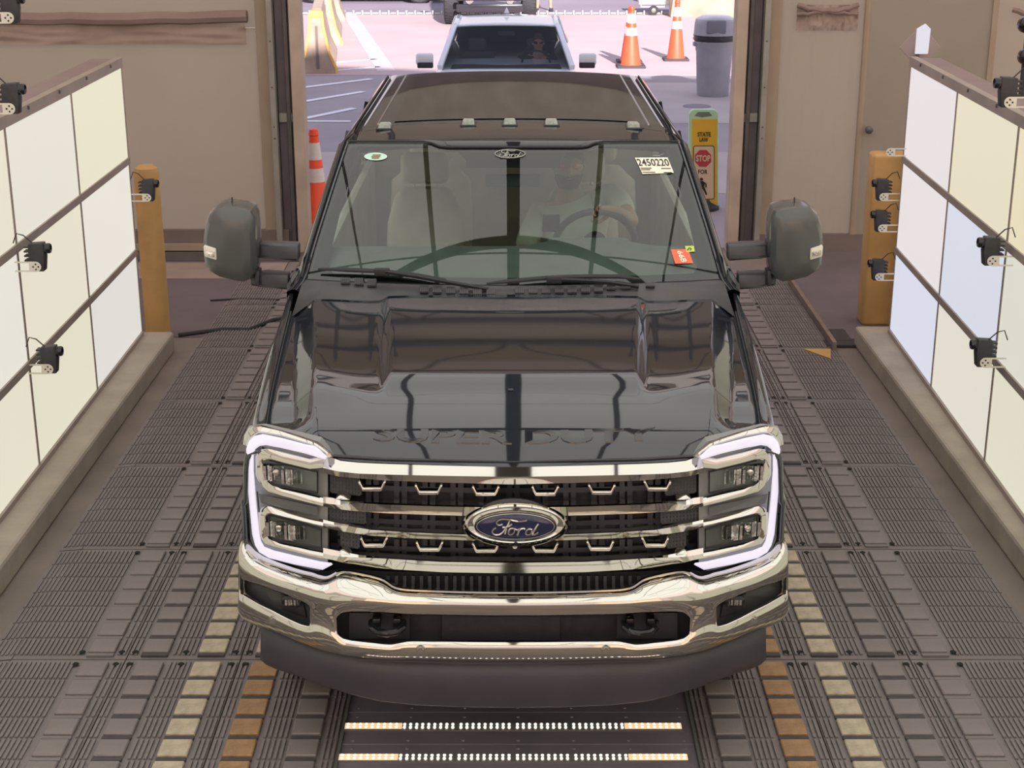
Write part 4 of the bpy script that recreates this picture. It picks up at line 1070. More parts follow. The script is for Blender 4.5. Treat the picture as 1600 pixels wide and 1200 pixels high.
for i in range(len(V)-1):
    for j in range(n-1):
        if j == 4 and 1 <= i < len(V)-2:
            pa = cols[i-1][0]; pb = cols[i][0]; m1, m2 = min(pa, pb), max(pa, pb)
            l1 = m1 if m1 < CX else 2*CX-m2; l2 = m2 if m1 < CX else 2*CX-m1
            if (l1 >= fogspan[0] and l2 <= fogspan[1]) or l1 >= cenS-.1 or (m1 < CX < m2): continue
        b.f.append((i*n+j, i*n+j+1, (i+1)*n+j+1, (i+1)*n+j))
bump = b.build('front_bumper', chrome, TR, smooth=60, normals=False, solid=0, subsurf=2)
q = bump.modifiers.new('solid', 'SOLIDIFY'); q.thickness = .018; q.offset = 1; q.edge_crease_outer = .65; q.edge_crease_rim = .65; q.edge_crease_inner = .65
bump.modifiers.move(1, 0)
# recess backing
MB().grid([[B(px, 945, .10), B(px, 980, .11), B(px, 1012, .10)] for px in [520+i*28.2 for i in range(21)]]).build('intake_backing', blackpl, bump, smooth=60, normals=False)
for (x0, x1) in ((545, 640), (964, 1059)):
    MB().prism([B(x0, 958, .08), B(x1, 958, .08), B(x1, 999, .08), B(x0, 999, .08)], (0, .01, 0)).build('hook_plate', valpl, bump, smooth=0, bevel=.003)
MB().prism([B(690, 960, .085), B(875, 960, .085), B(875, 1001, .085), B(690, 1001, .085)], (0, .01, 0)).build('plate_mount', blackpl, bump, smooth=0, bevel=.003)
for i_ in (0,):
    for cxh in (605, 1000):
        p = [B(cxh-24, 972, .05), B(cxh-24, 981, .01), B(cxh-14, 988, -.01), B(cxh, 990, -.015), B(cxh+14, 988, -.01), B(cxh+24, 981, .01), B(cxh+24, 972, .05)]
        hk = MB().tube(p, .014, 10).build('tow_hook', blackgl, bump)
        for dx in (-16, 16): MB().box(B(cxh+dx, 970, .05), (.03, .06, .045)).build('hook_bracket', blackgl, hk, bevel=.006)
def fog(s):
    q = [(381, 900), (412, 911), (460, 928), (478, 936), (488, 948), (489, 974), (482, 980), (430, 957), (392, 933), (383, 926)]
    fo = out(MB().prism([B(x, y, .055) for x, y in q], (0, .01, 0)), s, 'fog_pocket', greypl, bump, smooth=0)
    bz = MB().prism([B(437, 928, .035), B(472, 936, .035), B(480, 968, .05), B(440, 953, .05)], (0, .03, 0)); out(bz, s, 'pocket_step', blackpl, fo, bevel=.008)
    fl = [(440, 936), (446, 931), (464, 933), (471, 939), (471, 948), (464, 951), (446, 949), (440, 944)]
    l = out(MB().prism([B(x, y, .012) for x, y in fl], (0, .04, 0)), s, 'fog_lamp', blackgl, fo, bevel=.004)
    fb = MB()
    for k in range(5): fb.box(B(447+k*4.6, 941, .012), (.008, .008, .022), rz=.6*math.sin(k*2))
    out(fb, s, 'lamp_facets', reflector, l, smooth=0, kind='stuff')
    for (x, y) in ((427.5, 971), (657, 1018)):
        c = B(x, y, -.026); out(MB().lathe(c, [(.0, 0), (.012, 0), (.0135, .006), (.019, .007), (.020, .04)], 18, axis='Y', cap=False), s, 'parking_sensor', dchrome, bump)
both(fog)
# ---- valance under the bumper
VC = [(407, 958, 990, 1018, 1030), (416, 966, 1000, 1030, 1038), (430, 974, 1008, 1034, 1044), (470, 990, 1022, 1046, 1057), (514, 1006, 1036, 1060, 1074), (560, 1016, 1046, 1072, 1087), (594, 1020, 1052, 1080, 1095), (650, 1022, 1056, 1085, 1101), (720, 1023, 1058, 1088, 1104), (802, 1023, 1058, 1089, 1105)]
cols = full(VC)
V = [[W(c[0], c[1], Yb(c[0]-CX)+.09), W(c[0], c[2], Yb(c[0]-CX)+.055), W(c[0], c[3], Yb(c[0]-CX)+.06), W(c[0], c[4], Yb(c[0]-CX)+.075), W(c[0], c[4]+1, Yb(c[0]-CX)+.16)] for c in cols]
V = [[p+Vector((.01, .55, 0)) for p in V[0]]]+V+[[p+Vector((-.01, .55, 0)) for p in V[-1]]]
MB().grid(V).build('air_dam', valpl, TR, smooth=35, normals=False, solid=-.012)

# ---- cabin
def cabinpart(mb, name, m, **k): return mb.build(name, m, TR, **k)
rows = []
for i in range(25):
    u = -1+2*i/24; x = u*.90
    hump = .035*math.exp(-((x-.36)/.25)**4)
    g = gpt(u*.98, .03)+Vector((0, .03, -.03))
    rows.append([g, (x, 6.95, 1.585+hump*.4), (x, 7.10, 1.615+hump), (x, 7.19, 1.60+hump), (x, 7.24, 1.50), (x, 7.26, 1.15)])
cabinpart(MB().grid(rows), 'dashboard', dashm, smooth=40, normals=False)
cabinpart(MB().box((.36, 7.22, 1.60), (.40, .04, .07)), 'instrument_hood', dashm, bevel=.02)
MB().box((.02, 7.215, 1.47), (.36, .03, .22)).build('centre_screen', blackgl, TR, bevel=.01)
for x in (-.92, .92): cabinpart(MB().box((x, 8.4, 1.15), (.06, 2.9, .8)), 'door_trim', cabin, bevel=.03)
cabinpart(MB().box((0, 8.4, .72), (1.8, 3.0, .06)), 'cab_floor', cabin, smooth=0)
cabinpart(MB().box((0, 9.88, 1.2), (1.8, .05, .9)), 'rear_trim', cabin, smooth=0)
rows = [[(-.76+1.52*i/12, y, zr(-.76+1.52*i/12, max(y, 7.6))-.05) for i in range(13)] for y in (7.56, 8.3, 9.0, 9.85)]
cabinpart(MB().grid(rows), 'headliner', cabin, normals=False)
def seat(x, y, name='seat', w=.42, back_z=1.70, hz_=1.88):
    t = MB(); 
    rr = []
    for k, (z, yy, ww, th) in enumerate([(1.0, y-.02, w*.88, .13), (1.15, y-.01, w, .15), (1.35, y+.03, w*1.0, .15), (1.52, y+.07, w*.96, .13), (back_z-.05, y+.11, w*.80, .11), (back_z, y+.12, w*.6, .08)]):
        rr.append([(x+ww/2*math.cos(a)*(abs(math.cos(a))**-.45 if abs(math.cos(a)) > .01 else 1), yy+th/2*math.sin(a)*(abs(math.sin(a))**-.45 if abs(math.sin(a)) > .01 else 1), z) for a in [2*PI*i/24 for i in range(24)]])
    t.loft(rr); o = t.build(name, seatm, TR, smooth=60)
    MB().box((x, y-.22, .98), (w*1.05, .50, .14)).build('seat_cushion', seatm, o, bevel=.05, seg=3)
    MB().box((x, y+.13, hz_-.075), (.26, .10, .17)).build('headrest', seatm, o, bevel=.045, seg=3)
    MB().tube([(x-.06, y+.13, back_z-.04), (x-.06, y+.13, hz_-.14)], .007, 6).build('headrest_post', dchrome, o)
    MB().tube([(x+.06, y+.13, back_z-.04), (x+.06, y+.13, hz_-.14)], .007, 6).build('headrest_post', dchrome, o)
    return o
seat(-.47, 8.0); seat(.36, 8.05)
for x in (-.5, .5): seat(x, 9.2, w=.5, back_z=1.6, hz_=1.78)
MB().box((-.02, 7.85, 1.02), (.24, .7, .3)).build('centre_console', dashm, TR, bevel=.03)
# steering wheel
wc = Vector((.40, 7.34, 1.575)); tl = math.radians(24)
e1 = Vector((1, 0, 0)); e2 = Vector((0, -math.sin(tl), math.cos(tl)))
sw = MB().tube([wc+.195*(math.cos(a)*e1+math.sin(a)*e2) for a in [2*PI*i/40 for i in range(41)]], .017, 10).build('steering_wheel', wheelm, TR)
b = MB(); 
for a in (0, PI, -PI/2): b.bar(wc, wc+.19*(math.cos(a)*e1+math.sin(a)*e2), .04, .02)
b.build('spokes', wheelm, sw); MB().lathe(wc, [(.0, -.03), (.05, -.02), (.06, .02)], 20, axis='Y').build('hub', wheelm, sw)
# interior mirror, sensor box, phone
MB().box(W(801, 282, 7.42), (.27, .025, .062)).build('rear_view_mirror', mat('mirror_back_grey', C(120, 126, 124), .5), TR, bevel=.01)
MB().box(W(800, 248, 7.46)+Vector((0, .04, 0)), (.14, .08, .07)).build('sensor_box', blackpl, TR, bevel=.01)
MB().box(W(861, 349, 7.22), (.085, .012, .085), rz=.1).build('phone', blackgl, TR, bevel=.008)
# ---- stickers and marks on the glass
def gq(q, off=.006): return [WG(x, y, off) for x, y in q]
def sticker(q, m, name, label, off=.006):
    p = gq(q, off); return MB().prism(p, (0, .0015, 0)).build(name, m, TR, smooth=0, label=label), p
st, p = sticker([(1004, 272), (1053, 270), (1043, 246), (992, 246.5)], paper, 'sticker', 'cream windshield sticker with the number 2450220')
def sub(q, off=.009):
    p = gq(q, off); return quadmap(*p)
text_on('2450220', sub([(998, 259), (1047, 259), (1043, 248), (994, 248)]), 'number', ink, st, bold=.012)
for y, x0, x1 in ((262.5, 1001, 1018), (265, 1002, 1016), (269, 1004, 1024), (269.5, 1037, 1050), (263, 1033, 1048)):
    MB().prism(gq([(x0, y+.5), (x1, y+.5), (x1, y-.5), (x0, y-.5)], .009), (0, .001, 0)).build('print_line', ink, st, smooth=0)
st, p = sticker([(1055, 412), (1083, 411), (1075, 389), (1048, 390)], stko, 'sticker', 'orange windshield sticker low on the driver side')
fn = sub([(1060, 410), (1079, 409), (1070, 392), (1053, 392)])
text_on('66B', lambda u, v: fn(.25+.5*v, 1-u), 'mark', paper, st, bold=.02)
st, p = sticker([(1073, 394), (1085.5, 393), (1084, 384), (1070, 384.5)], stkg, 'sticker', 'small yellow-green sticker over the orange one')
MB().tube(gq([(1074, 391), (1077, 387), (1080, 388), (1079, 391)], .009), .002, 5).build('mark', ink, st)
el = [(587+18*math.cos(2*PI*i/24), 244.5+6*math.sin(2*PI*i/24)) for i in range(24)]
st, p = sticker(el, stkm, 'sticker', 'oval mint sticker at the passenger side top of the windshield')
for y, x0, x1 in ((242, 582, 595), (244.5, 580, 594), (247, 581, 592)):
    MB().prism(gq([(x0, y+.8), (x1, y+.8), (x1, y-.8), (x0, y-.8)], .009), (0, .001, 0)).build('print_line', mat('red_brown_ink', C(150, 110, 90), .6) if 'red_brown_ink' not in MATS else MATS['red_brown_ink'], st, smooth=0)
# pale script oval at the top centre of the glass
pale = mat('pale_decal', C(165, 168, 160), .6)
ov = [(797+23.5*math.cos(2*PI*i/40), 240+6.6*math.sin(2*PI*i/40)) for i in range(41)]
od = MB().tube(gq(ov, .006), .0022, 5).build('oval_decal', pale, TR, label='pale oval script decal at the top centre of the windshield')
sb = MB()
for st_ in SCRIPT: sb.tube([WG(797+(p.x*.13125-105)*.46, 240+(p.y*.13125-53.5)*.46, .008) for p in sm(st_, 3)], .0022, 5)
sb.build('decal_script', pale, od, smooth=60)
# ============================================================ PEOPLE
def arm_hand(J, bones, pre, sh, el, wr, fingers_dir, palm_n, curl, r=(.052, .042, .030), hs=1.0):
    """shoulder-elbow-wrist chain with palm; returns finger chains built separately"""
    J[pre+'sh'] = (sh, r[0]); J[pre+'el'] = (el, r[1]); J[pre+'mid'] = ((Vector(el)+Vector(wr))/2, (r[1]+r[2])/2); J[pre+'wr'] = (wr, r[2])
    fd = Vector(fingers_dir).normalized(); n = Vector(palm_n).normalized(); sd = fd.cross(n).normalized()
    palm = Vector(wr)+fd*.05*hs; J[pre+'pm'] = (palm, (.040*hs, .022*hs)); J[pre+'kn'] = (Vector(wr)+fd*.085*hs, (.040*hs, .018*hs))
    bones += [(pre+'sh', pre+'el'), (pre+'el', pre+'mid'), (pre+'mid', pre+'wr'), (pre+'wr', pre+'pm'), (pre+'pm', pre+'kn')]
    chains = []
    for k, (off, L) in enumerate([(-.030, .075), (-.010, .085), (.011, .080), (.031, .062)]):
        p = Vector(wr)+fd*.075*hs+sd*off*hs; pts = [p]; d = fd.copy(); a = 0
        for sgm, f in enumerate((.45, .32, .25)):
            a += curl*(1+.1*k); d = fd*math.cos(a)+n*math.sin(a); p = p+d*L*f*hs; pts.append(p)
        chains.append((pts, .0095*hs))
    p = Vector(wr)+fd*.03*hs-sd*.03*hs; q1 = p+(-sd*.6+fd*.7+n*.2).normalized()*.04*hs; q2 = q1+(fd*.8+n*.6-sd*.1).normalized()*.032*hs
    chains.append(([p, q1, q2], .011*hs))
    return chains
def add_fingers(b, chains):
    for pts, r in chains:
        J = {str(i): (p, r*(1-.08*i)) for i, p in enumerate(pts)}
        v, f = skin_mesh(J, [(str(i), str(i+1)) for i in range(len(pts)-1)], '0', 1); b.add(v, f)
def head_parts(b, c, yaw, pitch, s=1.0):
    rows, R = head_points(c, yaw, pitch, s); b.grid(rows, closed_u=True)
    for q in (-1, 1):
        sph(b, Vector(c)+R @ Vector((q*.078, .008, -.005))*s, (.010*s, .020*s, .030*s), 10, 8)
    return R
def face(b_parent, c, R, s=1.0, glasses=None, hair='short', gl_up=False):
    for q in (-1, 1):
        sph_b = MB(); sph(sph_b, Vector(c)+R @ Vector((q*.031, -.074, .006))*s, .011*s, 10, 8); sph_b.build('eye', mat('eye_hazel', C(110, 90, 75), .3) if 'eye_hazel' not in MATS else MATS['eye_hazel'], b_parent)
    mb = MB().tube([Vector(c)+R @ Vector((x, -.088+abs(x)*.25, -.058+.05*abs(x)))*s for x in (-.02, -.01, 0, .01, .02)], .0028*s, 6); mb.build('mouth', mat('lips', C(165, 105, 95), .5) if 'lips' not in MATS else MATS['lips'], b_parent)
    if hair:
        h = MB(); rows = []
        for j in range(9):
            th = PI*.5*j/8*1.12; row = []
            for i in range(24):
                a = 2*PI*i/24; fr = max(0, math.cos(a)); t2 = th*(1-.38*fr)
                x = math.sin(t2)*math.sin(a); y = -math.sin(t2)*math.cos(a); z = math.cos(t2)
                row.append(Vector(c)+R @ Vector((.083*x, .105*y, .126*z))*s)
            rows.append(row)
        h.grid(rows, closed_u=True); h.build('hair', hairm, b_parent, smooth=60)
    if glasses:
        z = .075 if gl_up else .008; y = -.098 if not gl_up else -.097
        g = MB()
        for q in (-1, 1):
            g.grid([[Vector(c)+R @ Vector((q*(.010+.050*i/6), y+.030*(i/6)**2+.002*abs(j-2), z+(.018-.009*j)*(1-.25*(i/6)**3)))*s for i in range(7)] for j in range(5)])
        go = g.build('sunglasses', glasses, b_parent, smooth=60, normals=False, solid=.003)
        fr = MB()
        for q in (-1, 1): fr.tube([Vector(c)+R @ Vector((q*.06, y+.03, z+.008))*s, Vector(c)+R @ Vector((q*.082, -.02, z))*s, Vector(c)+R @ Vector((q*.082, .02, z-.006))*s], .003*s, 5)
        fr.tube([Vector(c)+R @ Vector((-.012, y, z+.01))*s, Vector(c)+R @ Vector((.012, y, z+.01))*s], .003*s, 5)
        fr.build('frame', blackgl, go)
def seated(base, label, head_c, sh_l, sh_r, el_l, wr_l, el_r, wr_r, fdl, fdr, cloth, glasses, gl_up, s=1.0, yaw=0, beard=True):
    root = empty('person', base, label, 'person')
    hc = Vector(head_c); nk = hc+Vector((0, .025, -.125))*s; ch = (Vector(sh_l)+Vector(sh_r))/2+Vector((0, .03, -.10)); pv = Vector((ch.x, ch.y+.0, ch.z-.38))
    J = {'pv': (pv, (.16*s, .12*s)), 'be': ((pv+ch)/2, (.15*s, .115*s)), 'ch': (ch, (.17*s, .12*s)), 'up': ((ch+nk)/2+Vector((0, .0, .01)), (.11*s, .085*s)), 'nk': (nk, .058*s), 'hd': (hc+Vector((0, .01, -.04))*s, .06*s)}
    bones = [('pv', 'be'), ('be', 'ch'), ('ch', 'up'), ('up', 'nk'), ('nk', 'hd')]
    chs = arm_hand(J, bones, 'l', sh_l, el_l, wr_l, fdl[0], fdl[1], .55, hs=s); chs += arm_hand(J, bones, 'r', sh_r, el_r, wr_r, fdr[0], fdr[1], .55, hs=s)
    bones += [('ch', 'lsh'), ('ch', 'rsh')]
    for q, k in ((-1, 'a'), (1, 'b')):
        J['h'+k] = (pv+Vector((q*.10, -.05, -.02)), .088*s); J['k'+k] = (pv+Vector((q*.13, -.42, .03)), .062*s); J['f'+k] = (pv+Vector((q*.13, -.62, -.30)), .042*s); J['t'+k] = (pv+Vector((q*.13, -.76, -.33)), (.045*s, .03*s))
        bones += [('pv', 'h'+k), ('h'+k, 'k'+k), ('k'+k, 'f'+k), ('f'+k, 't'+k)]
    v, f = skin_mesh(J, bones, 'pv'); b = MB(); b.add(v, f); add_fingers(b, chs); R = head_parts(b, hc, yaw, .05, s)
    body = b.build('body', skin, root, smooth=70, normals=False)
    face(body, hc, R, s, glasses, 'short', gl_up)
    if beard:
        bb = MB(); rows = []
        for j in range(5):
            row = []
            for i in range(13):
                a = -1.25+2.5*i/12; z = -.045-.075*j/4; k = 1-.30*(j/4)**1.5
                row.append(hc+R @ Vector((.078*math.sin(a)*k, -.098*math.cos(a)*k*(.93), z))*s)
            rows.append(row)
        bb.grid(rows); bb.build('beard', hairm, body, smooth=60, solid=.006)
    g = 1.13
    JS = {k: (J[k][0], tuple(x*g for x in (J[k][1] if isinstance(J[k][1], tuple) else (J[k][1],)*2))) for k in ('pv', 'be', 'ch')}
    JS['up'] = (J['up'][0]-Vector((0, 0, .01)), (.125*s, .10*s))
    for q in 'lr':
        a = Vector(J[q+'sh'][0]); e = Vector(J[q+'el'][0]); JS[q+'sh'] = (a, .070*s); JS[q+'m'] = (a.lerp(e, .45), .066*s); JS[q+'e'] = (a.lerp(e, .70), .064*s)
    v, f = skin_mesh(JS, [('pv', 'be'), ('be', 'ch'), ('ch', 'up'), ('ch', 'lsh'), ('lsh', 'lm'), ('lm', 'le'), ('ch', 'rsh'), ('rsh', 'rm'), ('rm', 're')], 'pv')
    MB().add(v, f).build('shirt', cloth, body, smooth=70, normals=False)
    JP = {k: (J[k][0], J[k][1]*1.12 if not isinstance(J[k][1], tuple) else tuple(x*1.1 for x in J[k][1])) for k in ('pv', 'ha', 'ka', 'fa', 'hb', 'kb', 'fb')}
    v, f = skin_mesh(JP, [('pv', 'ha'), ('ha', 'ka'), ('ka', 'fa'), ('pv', 'hb'), ('hb', 'kb'), ('kb', 'fb')], 'pv')
    MB().add(v, f).build('trousers', denim, body, smooth=70, normals=False)
    return root
hc = W(888, 256, 7.86)
seated((.36, 7.9, .95), 'person driving the black pickup in a pale t-shirt, one hand on the steering wheel', hc,
       W(842, 332, 7.92), W(958, 302, 7.84), W(808, 420, 7.72), W(850, 440, 7.50), W(988, 347, 7.50), W(962, 329, 7.285),
       ((1, -.6, .2), (0, -.5, -.8)), ((-1, -.08, .05), (0, -.9, -.45)), shirt, redlens, False, s=1.0, yaw=.05)

# ============================================================ OUTSIDE
def cone(base, h, label, w=.36, tilt=0):
    t = empty('traffic_cone', base, label, 'traffic cone', 'orange traffic cones in the yard'); x, y, z = base
    MB().box((x, y, z+.025), (w*1.15, w*1.15, .05)).build('base', coneb, t, bevel=.015)
    r0, r1 = w*.40, .035
    def rr(k): return r0+(r1-r0)*k
    def seg(a, c_, m, nm, e=0): 
        MB().lathe((x, y, z), [(rr(a)+e, .05+(h-.05)*a), (rr(c_)+e, .05+(h-.05)*c_)], 24, cap=False).build(nm, m, t, smooth=60, normals=False)
    b = MB().lathe((x, y, z), [(rr(0)+.02, .045), (rr(0), .065), (rr(.93), .05+(h-.05)*.93), (rr(.93)+.008, .05+(h-.05)*.94), (rr(.98)+.004, h-.01), (.012, h)], 24); b.build('cone_body', coneo, t, smooth=40)
    seg(.50, .63, conew, 'reflective_band', .003); seg(.71, .87, conew, 'reflective_band', .003)
    return t
cone((W(984.5, 100, 27.9).x, 27.75, 0), 1.07, 'front cone of the two stacked together left of the other tall cone', .44)
cone((W(983, 90, 28.5).x, 28.45, 0), 1.0, 'cone standing directly behind the front one, only its base edge shows', .40)
cone((W(1055, 90, 28.9).x, 28.8, 0), 1.10, 'tall orange cone nearest the grey rubbish bin', .40)
p = W(495, 330, 14.3); cone((p.x, 14.3, 0), 1.04, 'orange cone just outside the left gate post, partly behind the truck', .36)
# rubbish bin
t = empty('rubbish_bin', (WZ(1111, 147).x, 24.1, 0), 'round grey rubbish bin with domed lid and black bag on the pale pad', 'rubbish bin'); x, y = t.location.x, 24.1
MB().lathe((x, y, 0), [(.235, 0), (.245, .02), (.28, .68), (.29, .70), (.295, .80), (.31, .82), (.31, .86), (.28, .86), (.26, .4)], 32, cap=False).build('bin_body', bing, t, smooth=35)
MB().lathe((x, y, 0), [(.315, .84), (.335, .87), (.325, .905), (.335, .93), (.30, .95)], 32, cap=False).build('bin_bag', bagm, t, smooth=60)
MB().lathe((x, y, 0), [(.33, .93), (.325, .96), (.315, 1.10), (.30, 1.17), (.22, 1.215), (.10, 1.225), (0.001, 1.225)], 32, cap=False).build('domed_lid', bing, t, smooth=35)
MB().box((x-.02, y-.30, 1.07), (.30, .05, .20)).build('lid_flap', bind, t, bevel=.03, seg=3)
for q in (-1, 1): MB().box((x+q*.305, y, .79), (.05, .14, .06)).build('side_handle', bing, t, bevel=.01)
# road sign
t = empty('crossing_sign', (W(1099, 200, 15.6).x, 15.6, 0), 'green-framed yellow crossing sign reading STATE LAW STOP FOR pedestrians', 'sign')
def S(px, py, dy=0): return W(px, py, 15.6+dy)
def rrect(x0, x1, y0, y1, r, dy, n=6):
    o = []
    for cx_, cy_, a0 in ((x1-r, y0+r, 0), (x0+r, y0+r, 90), (x0+r, y1-r, 180), (x1-r, y1-r, 270)):
        for k in range(n+1):
            a = math.radians(a0+90*k/n); o.append(S(cx_+r*math.cos(a), cy_-r*math.sin(a), dy))
    return o
MB().prism(rrect(1076.5, 1122.5, 171, 372, 10, 0), (0, .07, 0)).build('post_board', signg, t, bevel=.01)
MB().prism([S(1085, 181, -.002), S(1097, 183.5, -.002), S(1113, 181, -.002), S(1108, 175, -.002), S(1091, 175, -.002)], (0, .004, 0)).build('handle_slot', mat('sign_slot', C(120, 140, 120), .6), t, smooth=0)
MB().prism(rrect(1081, 1120.5, 186, 366, 1, -.008), (0, .008, 0)).build('yellow_plate', signy, t, smooth=0)
wp = MB().prism(rrect(1083.5, 1116, 228, 311, 3, -.011), (0, .003, 0)).build('cream_plate', signc, t, smooth=0)
MB().tube(rrect(1083.5, 1116, 228, 311, 3, -.012)+rrect(1083.5, 1116, 228, 311, 3, -.012)[:1], .004, 5).build('plate_border', ink, wp)
def st(txt, x0, x1, y0, y1, m=ink, dy=-.014, bold=.02): text_on(txt, quadmap(S(x0, y1, dy), S(x1, y1, dy), S(x1, y0, dy), S(x0, y0, dy)), 'lettering', m, t, depth=(0, -.003, 0), bold=bold)
st('STATE', 1090, 1110.5, 206.5, 213.5); st('LAW', 1093, 1106.5, 215, 221.5); st('FOR', 1091, 1105.5, 265, 272)
MB().prism([S(1098.5+13.6*math.cos(PI/8+PI*k/4), 247.5-14.2*math.sin(PI/8+PI*k/4), -.014) for k in range(8)], (0, .004, 0)).build('stop_octagon', signr, wp, smooth=0)
st('STOP', 1087.5, 1110, 242.5, 252.5, signc, -.020, .03)
pd = MB(); 
pd.lathe(S(1096, 280, -.014), [(.016, 0), (.016, -.004)], 14, axis='Y')
for q in ([(1094, 283), (1099, 283), (1101, 289), (1099, 293), (1095, 293), (1093, 288)], [(1095, 292), (1098, 292), (1094, 299), (1089, 303), (1088, 301), (1092, 297)], [(1096, 292), (1100, 291), (1103, 298), (1105, 304), (1102.5, 304.5), (1100, 299)], [(1094, 284), (1095, 287), (1089, 292), (1086, 292), (1087, 290)], [(1099, 283.5), (1104, 287), (1104, 293), (1102, 293), (1102, 288), (1098, 286)]):
    pd.prism([S(a_, b_, -.014) for a_, b_ in q], (0, -.003, 0))
pd.build('walking_figure', ink, wp, smooth=0, kind='stuff')
st('WITHIN', 1087, 1113, 317, 323); st('CROSSWALK', 1084, 1116, 326, 332)
MB().lathe((t.location.x, 15.64, 0), [(.20, 0), (.20, .03), (.12, .07), (.10, .1)], 24).build('rubber_base', rubber, t)
# jersey barriers
def barrier(x, y, L, rz, label, yel=True):
    t = empty('concrete_barrier', (x, y, 0), label, 'barrier', 'concrete barriers in a line on the left of the yard')
    prof = [(-.30, 0), (-.30, .08), (-.19, .33), (-.10, .80), (-.085, 1.04), (.085, 1.04), (.10, .80), (.19, .33), (.30, .08), (.30, 0)]
    R = Matrix.Rotation(rz, 3, 'Z'); c = Vector((x, y, 0))
    def P(a, l, z): return c+R @ Vector((a, l, z))
    MB().prism([P(a, 0, z) for a, z in prof], P(0, L, 0)-c).build('barrier_block', barc, t, smooth=0, bevel=.012, seg=1)
    MB().box(P(0, -.005, .45), (.045, .02, .72), R=R).build('joint_slot', mat('slot_grey', C(120, 104, 98), .8) if 'slot_grey' not in MATS else MATS['slot_grey'], t, smooth=0)
    if yel:
        for q in (-1, 1):
            for (a0, z0), (a1, z1) in zip(prof[:5], prof[1:5]):
                MB().prism([P(q*a0+q*.006, -.006, z0), P(q*a1+q*.006, -.006, z1), P(q*a1-q*.035, -.006, z1), P(q*a0-q*.035, -.006, z0)], P(0, .22, 0)-c).build('painted_edge', bary, t, smooth=0)
        MB().box(P(0, .14, 1.0), (.20, .30, .11), R=R).build('painted_top', bary, t, bevel=.01)
    return t
barrier(W(497, 115, 26.8).x, 26.8, 3.4, .10, 'nearest concrete barrier with yellow edges beside the left gate post')
barrier(W(519, 72, 31.3).x-.12, 31.3, 3.6, .10, 'second concrete barrier with a yellow end, behind the nearest one')
barrier(W(533, 34, 36.4).x-.2, 36.4, 1.7, .10, 'farthest concrete barrier of the left line', False)
